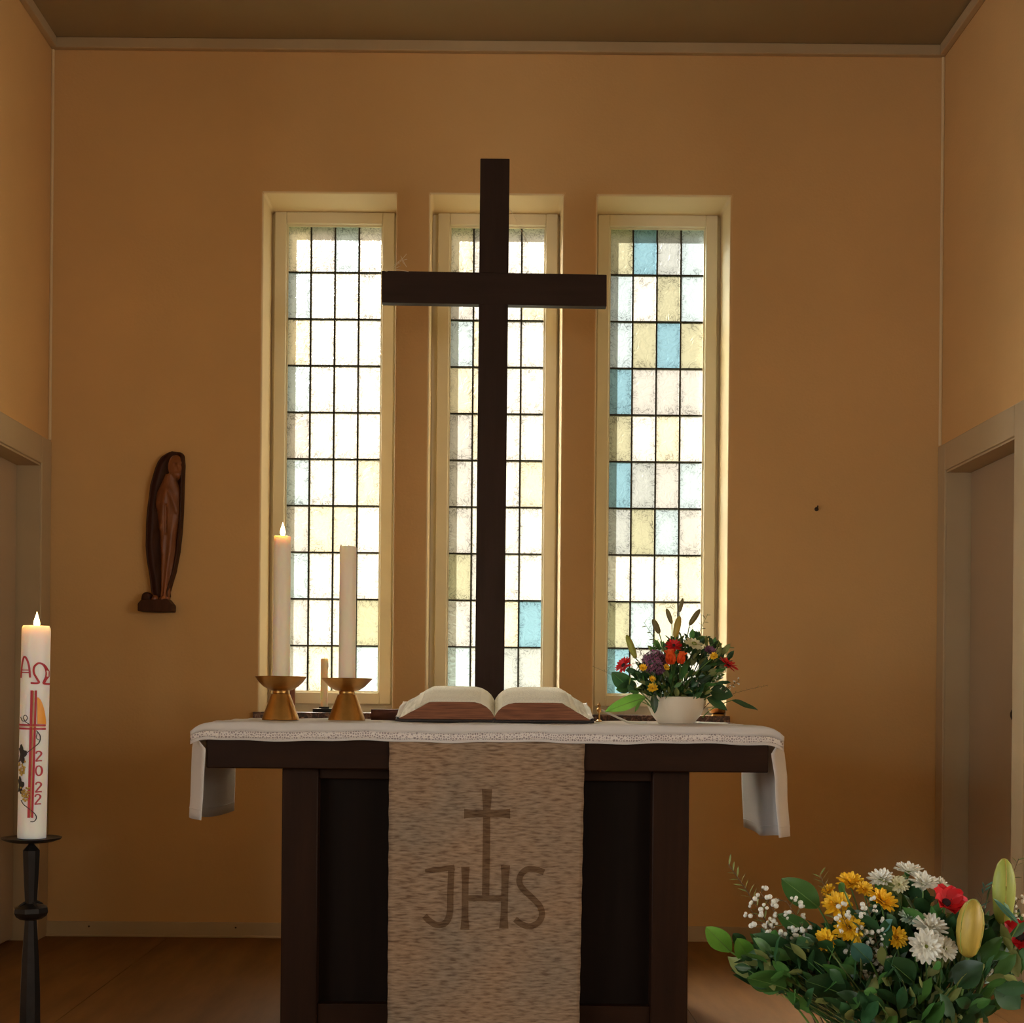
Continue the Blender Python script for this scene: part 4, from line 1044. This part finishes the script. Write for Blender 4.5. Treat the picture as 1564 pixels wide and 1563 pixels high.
# ------------------------------------------------------------------ flower bowl on the altar
FY = 4.34; fk = FY/F
bc = P(1032.5, 1108, FY)
bowl = thing('flower_bowl', (bc.x, FY, Zt), 'cream white ceramic bowl full of flowers on the altar', 'bowl')
R0 = 46.5*fk; bh = 40*fk
obj('bowl_body', MB().lathe([(0, 0), (R0*0.58, 0), (R0*0.60, 0.002), (R0*0.80, bh*0.32), (R0*0.94, bh*0.66), (R0, bh), (R0*0.975, bh+0.001), (R0*0.90, bh*0.66), (R0*0.76, bh*0.34), (R0*0.5, bh*0.14), (0, bh*0.13)], 56), 'bowl_glaze', bowl)
obj('foot_ring', MB().lathe([(R0*0.44, -0.0001), (R0*0.54, -0.0001), (R0*0.54, 0.0002), (R0*0.44, 0.0002)], 32), 'bowl_glaze', bowl)
def B0(dx=0.0, dy=0.0): return Vector((bc.x+dx, FY+dy, Zt+bh*0.22))
def Q(x, y, dy=0.0): return P(x, y, FY+dy)
G1 = 'flowers in the altar bowl'
A_ = 'petal_red'
daisy(B0(-.02, -.01), Q(953, 1017, -.05), (-0.6, -0.55, 0.55), 15*fk, ('petal_red', 'eye_dark'), 'red gerbera at the left of the altar bowl', G1, rings=((18, 5, 1), (14, 25, .8)), single=False, name='gerbera', width=.13)
daisy(B0(.03, -.01), Q(1112, 1016, -.06), (0.55, -0.35, 0.8), 17*fk, ('petal_red', 'eye_dark'), 'red gerbera at the right of the altar bowl', G1, rings=((18, 0, 1), (14, 20, .8)), single=False, name='gerbera', width=.13)
daisy(B0(0, .01), Q(1029, 987, -.05), (0, -0.7, 0.6), 13*fk, ('petal_red', 'eye_dark'), 'dark red flower behind the orange tulip in the altar bowl', G1, rings=((14, 5, 1), (10, 30, .8)), single=False, name='red_blossom', width=.16)
daisy(B0(.02, .0), Q(1060, 984, -.06), (0.15, -0.5, 0.85), 16*fk, ('petal_cream', 'eye_green'), 'pale cream flower at the upper right of the altar bowl', G1, rings=((14, -4, 1), (8, 20, .7)), single=False, name='cream_blossom', width=.2)
daisy(B0(.03, .01), Q(1084, 996, -.07), (0.3, -0.7, 0.6), 11*fk, ('petal_purple', 'eye_dark'), 'small mauve flower at the right of the altar bowl', G1, rings=((14, 15, 1), (10, 45, .8)), single=False, name='mauve_blossom', width=.18)
for i, (x, y, r, lb) in enumerate(((1091, 1003, 7, 'tiny yellow flower beside the right red gerbera'), (997, 1052, 9, 'yellow flower low in the front of the altar bowl'), (982, 1021, 7, 'tiny yellow flower left of the purple flower ball'), (996, 1038, 6, 'yellow floret under the purple flower ball'), (1017, 1020, 6, 'yellow floret right of the purple flower ball'))):
    daisy(B0(.01*(i-2), -.02), Q(x, y, -.105), (0.2*(i-2), -0.9, 0.4), r*fk, ('petal_yellow', 'eye_amber'), lb, G1, rings=((10, 20, 1), (6, 50, .8)), single=False, name='yellow_floret', width=.22)
# purple flower ball
t = thing('purple_flower_ball', B0(-.01, -.02), 'round purple flower ball in the middle of the altar bowl', 'flower', G1)
hc = Q(1000, 1013, -.05); off = hc-t.location; stem_to(t, off, .002)
mb = MB(); rb_ = 20*fk
for k in range(190):
    z = 1-2*(k+.5)/190; a = k*2.39996; rr_ = math.sqrt(1-z*z); d = Vector((rr_*math.cos(a), rr_*math.sin(a), z)); q = aim(d+Vector((FR.uniform(-.5, .5), FR.uniform(-.5, .5), FR.uniform(-.5, .5))), FR.uniform(0, 6))
    for j in range(4):
        M = q @ Quaternion((0, 0, 1), j*PI/2)
        pts = [d*rb_*0.93+M @ (Vector(v)*0.0068) for v in ((0, 0, 0), (0.55, -0.42, 0.12), (1, 0, 0.25), (0.55, 0.42, 0.12))]
        mb.add(pts, [(0, 1, 2, 3)])
obj('florets', mb, 'petal_purple', t, off); obj('core', MB().ball((0, 0, 0), rb_*0.9, 14), 'leaf_dark', t, off)
# orange tulips
for x, y, r, dx, lb in ((1025, 1003, 12, -.3, 'orange tulip at the centre of the altar bowl'), (1039, 1004, 10, .3, 'smaller orange tulip touching the central one')):
    b0 = B0(dx*.02, -.02); hd = Q(x, y+r, -.10); t = thing('tulip', b0, lb, 'flower', G1); off = hd-b0; stem_to(t, off, .002)
    me = petal('petal_orange', .36, .0, tip=-.16)
    q = aim((dx*.5, -.25, 1))
    for k in range(6): link('petal', me, t, off, q @ Quaternion((0, 0, 1), k*PI/3+.3) @ Quaternion((0, 1, 0), -math.radians(76 if k % 2 else 82)), r*1.9*fk)
# lily buds above the bowl
for i, (xa, ya, xb_, yb, r, mn, lb) in enumerate(((1038, 935, 1043, 914, 3.0, 'bud_dull', 'uppermost slender flower bud over the altar bowl'), (1026, 953, 1018, 930, 3.6, 'bud_dull', 'slim bud left of the uppermost bud over the altar bowl'), (1053, 955, 1069, 931, 4.4, 'bud_dull', 'bud leaning right over the altar bowl'), (1031, 974, 1038, 941, 5.2, 'bud_amber', 'plump brownish bud upright in the middle of the altar bouquet'), (1007, 968, 997, 946, 4.6, 'bud_dull', 'bud leaning left over the altar bowl'), (971, 1006, 957, 970, 5.0, 'bud_green', 'yellow green bud at the left edge of the altar bouquet'))):
    lily_bud(B0(.004*(i-2), 0), Q(xa, ya, -.01), Q(xb_, yb, -.01), r*fk, mn, lb, 'lily buds in the altar bowl')
# broad leaves
GL = 'broad leaves in the altar bowl'
for (xa, ya, xb_, yb, w, mn, lb, dy, roll) in (
    (985, 1066, 922, 1085, 24, 'leaf_bright', 'long bright green leaf drooping left from the altar bowl', -.07, 1.1),
    (962, 1052, 934, 1026, 26, 'leaf_dark', 'dark round leaf under the left red gerbera', -.05, 1.2),
    (968, 1050, 940, 1052, 22, 'leaf_dark', 'dark leaf above the long bright leaf at the left of the bowl', -.06, 1.0),
    (998, 1062, 1001, 1090, 13, 'leaf_dark', 'small dark leaf hanging down in front of the altar bowl', -.105, 0.2),
    (980, 1072, 968, 1088, 14, 'leaf_bright', 'short green leaf against the left side of the altar bowl', -.09, .8),
    (1085, 1056, 1120, 1062, 28, 'leaf_dark', 'dark broad leaf at the right of the altar bowl', -.05, 1.1),
    (1080, 1066, 1112, 1084, 18, 'leaf_dark', 'dark leaf dropping over the right rim of the altar bowl', -.06, .9),
    (1118, 1070, 1159, 1083, 10, 'leaf_dark', 'narrow leaf reaching farthest right of the altar bowl', -.05, .9),
    (1024, 1045, 1030, 1012, 13, 'leaf_mid', 'upright leaf below the orange tulip', -.085, 1.2),
    (1040, 1040, 1050, 1006, 14, 'leaf_mid', 'upright leaf right of the orange tulip', -.08, 1.2),
    (1060, 1060, 1085, 1030, 20, 'leaf_dark', 'dark leaf in the right half of the altar bouquet', -.06, 1.2),
    (1010, 1060, 985, 1040, 18, 'leaf_dark', 'dark leaf below the purple flower ball', -.08, 1.1)):
    big_leaf(B0((xa-1032)*fk*.45, -.02), Q(xa, ya, dy), Q(xb_, yb, dy-.01), w*fk, mn, lb, GL, roll, shape=0.8)
# filler greenery
def filler(name, base, label, spots, n, L, W, mats, seed, fnP):
    rd = random.Random(seed); base = Vector(base); mb = MB()
    for k in range(n):
        x, y, rx, ry, dy, ddy = spots[k % len(spots)]
        a = rd.uniform(0, 2*PI); q = math.sqrt(rd.random())
        p = fnP(x+rx*q*math.cos(a), y+ry*q*math.sin(a), dy+rd.uniform(-ddy, ddy))
        d = (p-base).normalized()+Vector((rd.uniform(-1, 1), rd.uniform(-.6, .5), rd.uniform(-.7, .7)))*0.9
        l = L*rd.uniform(.6, 1.25)
        lb = leaf_blade(l, W*l/L, rd.uniform(0, .3), .2, 4); qt = orient(d, rd.uniform(.5, 1.9)*rd.choice((-1, 1)))
        mb.add([p-base+qt @ (Vector(v)-Vector((l*.5, 0, 0))) for v in lb.v], lb.f, rd.randrange(len(mats)))
        if k % 3 == 0: mb.tube([Vector((rd.uniform(-.02, .02), rd.uniform(-.02, .02), 0)), (p-base)*.6+Vector((0, 0, .01)), p-base], .0010, 4, .0006, mi=rd.randrange(len(mats)))
    o = obj(name, mb, mats, None, base, sharp=180); tag(o, label, 'greenery'); o['kind'] = 'stuff'; return o
filler('filler_foliage', B0(), 'dark green filler foliage packed between the flowers of the altar bowl',
    [(1032, 1040, 55, 20, -.05, .06), (1060, 1018, 48, 28, -.02, .05), (995, 1030, 34, 24, -.03, .05), (1030, 1000, 40, 22, .01, .04), (1075, 1045, 40, 18, -.04, .05), (1050, 985, 38, 18, .02, .03), (1090, 1005, 26, 24, .0, .04), (985, 1045, 32, 14, -.05, .04), (1032, 1058, 50, 6, -.085, .02)],
    560, .034, .016, ['leaf_dark', 'leaf_dark', 'leaf_mid', 'leaf_olive'], 5, Q)
for i, (x, y, lb) in enumerate(((1081, 938, 'upright leafy green sprig right of the buds over the altar bowl'), (1117, 988, 'leafy sprig reaching right above the right red gerbera'), (1058, 955, 'leafy sprig under the bud leaning right'), (983, 950, 'faint leafy sprig against the window left of the buds'))):
    sprig(B0(.01*i, .01), Q(x, y, .02), lb, 'leafy sprigs rising from the altar bowl', 'leaf_olive' if i != 2 else 'leaf_mid', 14, .026, .010, .15, seed=40+i, skip=.45)
for i, (x, y, lb) in enumerate(((1173, 1047, 'thin dry sprig reaching far right of the altar bowl'), (905, 1018, 'hair thin yellowish sprig reaching left of the altar bowl'))):
    sprig(B0(.02-.04*i, -.01), Q(x, y, -.03), lb, 'hair thin sprigs in the altar bowl', 'leaf_olive', 14, .012, .0025, .12, stem='brown_stem', seed=60+i, skip=.6, r=.0007)
for i, (x, y, lb) in enumerate(((1130, 1040, 'white filler blossoms at the right edge of the altar bouquet'), (1103, 1032, 'white filler blossoms under the right red gerbera'), (970, 1012, 'white filler blossoms by the left red gerbera'), (1042, 1035, 'pinkish white blossoms low in the middle of the altar bouquet'), (1066, 1042, 'white filler blossoms above the right half of the bowl rim'), (975, 990, 'pale filler blossoms left of the purple flower ball'))):
    sprig(B0((x-1032)*fk*.3, -.02), Q(x, y, -.07), lb, 'white filler blossoms in the altar bowl', 'leaf_olive', 9, .016, .004, .12, ('petal_white', 2), 'brown_stem', seed=80+i, skip=.62, name='filler_blossom', cat='flower', br=.0026)

# ------------------------------------------------------------------ large arrangement in the foreground
GY = 2.20; gk = GY/F
vb_ = Vector((P(1400, 1500, GY).x, GY, 0))
vz = 0.36
stn = thing('flower_pedestal', (vb_.x, GY, 0), 'dark wooden pedestal under the large foreground flower arrangement', 'pedestal')
obj('base', MB().box((-.16, -.16, 0), (.16, .16, .05)), 'altar_wood', stn, bevel=.008)
obj('column', MB().box((-.08, -.08, .05), (.08, .08, vz-.03)), 'altar_wood_upright', stn, bevel=.008)
obj('top', MB().box((-.15, -.15, vz-.03), (.15, .15, vz)), 'altar_wood', stn, bevel=.006)
ba = thing('flower_basket', (vb_.x, GY, vz+.001), 'low brown basket holding the large foreground flower arrangement', 'basket')
obj('basket_body', MB().lathe([(0, 0), (.10, 0), (.105, .004), (.13, .06), (.14, .085), (.137, .088), (.125, .06), (.10, .012), (0, .011)], 40), 'basket', ba)
obj('rim', MB().lathe([(.1375, .084), (.147, .086), (.148, .094), (.140, .096)], 40), 'basket', ba)
def V0(x=1400, dy=0.0): return Vector((vb_.x+(x-1400)*gk*.42, GY+dy*.5, vz+.035))
def W_(x, y, dy=0.0): return P(x, y, GY+dy)
G2 = 'chrysanthemums in the foreground arrangement'
WH = ('petal_white', 'eye_green'); YE = ('petal_yellow', 'eye_amber')
for (x, y, r, ms, d, dy, lb) in (
    (1345, 1344, 21, WH, (-.25, -.45, .75), .02, 'white chrysanthemum with green eye right of the top yellow one'),
    (1387, 1332, 23, WH, (.05, -.2, 1), .03, 'topmost white chrysanthemum of the foreground arrangement'),
    (1411, 1351, 25, WH, (.1, -.45, .9), .0, 'white chrysanthemum just below the topmost one'),
    (1438, 1353, 17, WH, (.5, -.3, .8), .04, 'white chrysanthemum peeking over the red anemone'),
    (1373, 1352, 16, ('petal_cream', 'eye_green'), (-.1, -.7, .5), .01, 'half open cream chrysanthemum among the white ones'),
    (1299, 1350, 23, YE, (-.05, -.4, .9), .02, 'topmost yellow chrysanthemum with white ones on its right'),
    (1347, 1378, 25, YE, (.3, -.5, .8), -.03, 'yellow chrysanthemum nearest the white ones'),
    (1279, 1384, 25, YE, (-.3, -.6, .7), -.02, 'yellow chrysanthemum behind white wax flowers on the left'),
    (1297, 1419, 26, YE, (0, -.85, .5), -.05, 'large yellow chrysanthemum facing forward below the others'),
    (1262, 1437, 19, YE, (-.5, -.7, .4), -.05, 'lowest yellow chrysanthemum on the left'),
    (1369, 1433, 18, YE, (.25, -.8, .4), -.06, 'single yellow chrysanthemum low between white flowers'),
    (1266, 1361, 13, YE, (-.6, -.3, .7), .02, 'small yellow chrysanthemum at the upper left of the yellow group'),
    (1319, 1359, 15, YE, (.1, -.6, .7), .0, 'small yellow chrysanthemum under the topmost yellow one'),
    (1420, 1419, 28, WH, (.05, -.45, .9), -.06, 'white chrysanthemum seen from the side under the red anemone'),
    (1414, 1446, 27, WH, (-.15, -.95, .2), -.09, 'open white daisy flower with yellow eye low in front'),
    (1442, 1450, 21, WH, (.35, -.8, .3), -.08, 'white daisy flower at the lower right beside the open one'),
    (1390, 1403, 18, ('petal_mint', 'eye_green'), (0, -.6, .7), -.04, 'pale mint green flower in the middle of the arrangement')):
    daisy(V0(x, dy), W_(x, y, dy), d, r*gk, ms, lb, G2, name='chrysanthemum', rings=((17, 6, 1.0), (14, 28, .9), (9, 52, .62)) if ms is not WH or r > 20 else ((16, 8, 1), (13, 32, .85)), width=.20, eye=.24)
# anemones
for (x, y, r, d, dy, lb) in ((1443, 1376, 33, (.12, -.72, .62), -.03, 'bright red anemone with dark centre among the white flowers'), (1558, 1427, 30, (-.3, -.75, .5), -.03, 'red anemone cut by the right edge of the picture')):
    b0 = V0(x, dy); t = thing('anemone', b0, lb, 'flower', 'red anemones in the foreground arrangement'); hd = W_(x, y+6, dy); off = hd-b0; stem_to(t, off, .002)
    q = aim(d, .4); me = petal('petal_red', .40, .10, tip=-.12)
    for k in range(9):
        link('petal', me, t, off, q @ Quaternion((0, 0, 1), k*2*PI/9+FR.uniform(-.1, .1)) @ Quaternion((0, 1, 0), -math.radians(FR.uniform(22, 44))), r*gk*FR.uniform(.92, 1.12))
    obj('flower_eye', MB().lathe([(.006, 0), (.0085, .003), (.007, .008), (.001, .010)], 14), 'eye_dark', t, off, q)
    mb = MB()
    for k in range(30):
        a = k*2.4; rr_ = .010+.004*((k*7) % 5)/5; p = q @ Vector((rr_*math.cos(a), rr_*math.sin(a), .009)); mb.tube([Vector((0, 0, 0)), p], .0004, 4); mb.ball(p, .0012, 5)
    obj('stamens', mb, 'eye_dark', t, off)
# lily buds
for (xa, ya, xb_, yb, r, mn, dy, lb) in ((1531, 1412, 1534, 1312, 16.5, 'bud_green', -.02, 'tall green lily bud near the right edge'), (1478, 1462, 1487, 1374, 19, 'bud_amber', -.09, 'plump yellow green lily bud below the red anemone')):
    lily_bud(V0(xa, dy), W_(xa, ya, dy), W_(xb_, yb, dy), r*gk, mn, lb, 'lily buds in the foreground arrangement')
# broad leaves
GB = 'broad leaves in the foreground arrangement'
for (xa, ya, xb_, yb, w, mn, dy, roll, lb) in (
    (1250, 1386, 1192, 1340, 42, 'leaf_mid', .0, 1.25, 'broad green leaf rising left of the yellow flowers'),
    (1116, 1454, 1077, 1414, 33, 'leaf_bright', -.02, 1.2, 'bright green leaf at the far left of the foreground arrangement'),
    (1148, 1470, 1124, 1432, 30, 'leaf_bright', -.04, 1.2, 'bright green leaf second from the far left of the arrangement'),
    (1140, 1448, 1118, 1425, 20, 'leaf_dark', .0, 1.2, 'small dark leaf behind the bright leaves on the left'),
    (1215, 1474, 1148, 1424, 44, 'leaf_dark', -.05, 1.2, 'large dark glossy leaf at the lower left of the arrangement'),
    (1262, 1480, 1196, 1440, 40, 'leaf_dark', -.07, 1.1, 'dark glossy leaf below the lowest yellow flower'),
    (1240, 1430, 1186, 1394, 30, 'leaf_mid', -.01, 1.2, 'dark green leaf between wax flowers and yellow flowers'),
    (1290, 1362, 1281, 1348, 14, 'leaf_mid', -.04, 1.2, 'small green leaf on the topmost yellow flower'),
    (1345, 1424, 1362, 1404, 18, 'leaf_blue', -.06, 1.2, 'bluish green leaf right of the large yellow flower'),
    (1330, 1470, 1300, 1440, 30, 'leaf_blue', -.08, 1.1, 'bluish leaf under the large yellow flower'),
    (1380, 1385, 1382, 1350, 24, 'leaf_dark', .03, 1.2, 'dark leaf behind the cream chrysanthemum'),
    (1556, 1412, 1516, 1370, 9, 'leaf_blue', -.06, 1.0, 'narrow bluish leaf crossing the tall lily bud'),
    (1500, 1412, 1508, 1355, 10, 'leaf_dark', .0, 1.2, 'narrow dark leaf between the two lily buds'),
    (1495, 1472, 1530, 1430, 26, 'leaf_mid', -.06, 1.1, 'green leaf right of the plump lily bud'),
    (1395, 1500, 1352, 1462, 44, 'leaf_dark', -.1, 1.0, 'dark leaf at the bottom below the yellow flowers'),
    (1460, 1505, 1500, 1470, 46, 'leaf_dark', -.1, 1.0, 'dark leaf at the bottom below the plump lily bud'),
    (1290, 1520, 1230, 1495, 52, 'leaf_dark', -.09, 1.0, 'dark leaf drooping at the bottom left of the arrangement'),
    (1200, 1510, 1140, 1490, 46, 'leaf_mid', -.06, 1.0, 'green leaf drooping below the bright leaves on the left'),
    (1440, 1530, 1420, 1575, 50, 'leaf_mid', -.13, .4, 'green leaf hanging over the basket in front'),
    (1340, 1530, 1320, 1570, 48, 'leaf_dark', -.13, .4, 'dark leaf hanging over the basket on the left'),
    (1520, 1510, 1560, 1540, 50, 'leaf_dark', -.1, .7, 'dark leaf drooping at the bottom right of the arrangement')):
    big_leaf(V0(xa, dy), W_(xa, ya, dy), W_(xb_, yb, dy-.015), w*gk, mn, lb, GB, roll, droop=.08, shape=.85)
# wax flower sprays
GWx = 'wax flower sprays in the foreground arrangement'
for i, (x, y, n, lb) in enumerate(((1160, 1362, 12, 'white wax flower spray highest at the left of the arrangement'), (1142, 1385, 10, 'white wax flower spray at the left edge of the arrangement'), (1200, 1375, 11, 'white wax flower spray beside the broad green leaf'), (1172, 1412, 11, 'white wax flower spray low on the left'), (1215, 1425, 12, 'white wax flower spray below the broad green leaf'), (1283, 1390, 12, 'white wax flower spray in front of the yellow flowers'), (1322, 1378, 10, 'white wax flower spray between two yellow flowers'), (1335, 1425, 10, 'white wax flower spray right of the large yellow flower'), (1556, 1372, 12, 'white wax flower spray at the right edge'), (1505, 1400, 9, 'white wax flower spray between the lily buds'), (1325, 1458, 9, 'white wax flower spray at the bottom middle'), (1530, 1440, 9, 'white wax flower spray under the tall lily bud'))):
    dy = -.06 if 1250 < x < 1350 else (-.02 if x < 1250 else .0)
    sprig(V0(x, dy), W_(x, y, dy), lb, GWx, 'leaf_olive', n, .026, .0035, .14, ('petal_white', 3), 'brown_stem', seed=100+i, skip=.66, name='wax_flower', cat='flower', br=.0042, r=.001)
# needle sprigs and filler
for i, (x, y, lb) in enumerate(((1112, 1320, 'feathery needle sprig reaching up at the far left'), (1252, 1335, 'feathery needle sprig behind the broad green leaf'), (1556, 1312, 'feathery green sprig at the upper right edge'), (1506, 1352, 'grey twig beside the tall lily bud'))):
    sprig(V0(x, .02), W_(x, y, .02), lb, 'needle sprigs in the foreground arrangement', 'leaf_olive' if i != 3 else 'leaf_blue', 24, .028, .0050, .12, stem='brown_stem', seed=130+i, skip=.62, r=.0011, spread=.7)
filler('filler_foliage', V0(), 'dense dark green filler foliage in the depth of the foreground arrangement',
    [(1230, 1455, 80, 30, -.02, .08), (1310, 1440, 70, 40, -.01, .07), (1390, 1425, 60, 50, .01, .06), (1460, 1440, 60, 40, .0, .07), (1520, 1440, 60, 50, .0, .07), (1300, 1510, 130, 40, -.04, .08), (1440, 1510, 120, 45, -.05, .08), (1375, 1375, 40, 22, .04, .03), (1190, 1480, 60, 28, -.02, .06), (1400, 1545, 110, 30, -.08, .05)],
    900, .045, .020, ['leaf_dark', 'leaf_mid', 'leaf_dark', 'leaf_dark', 'leaf_olive'], 6, W_)
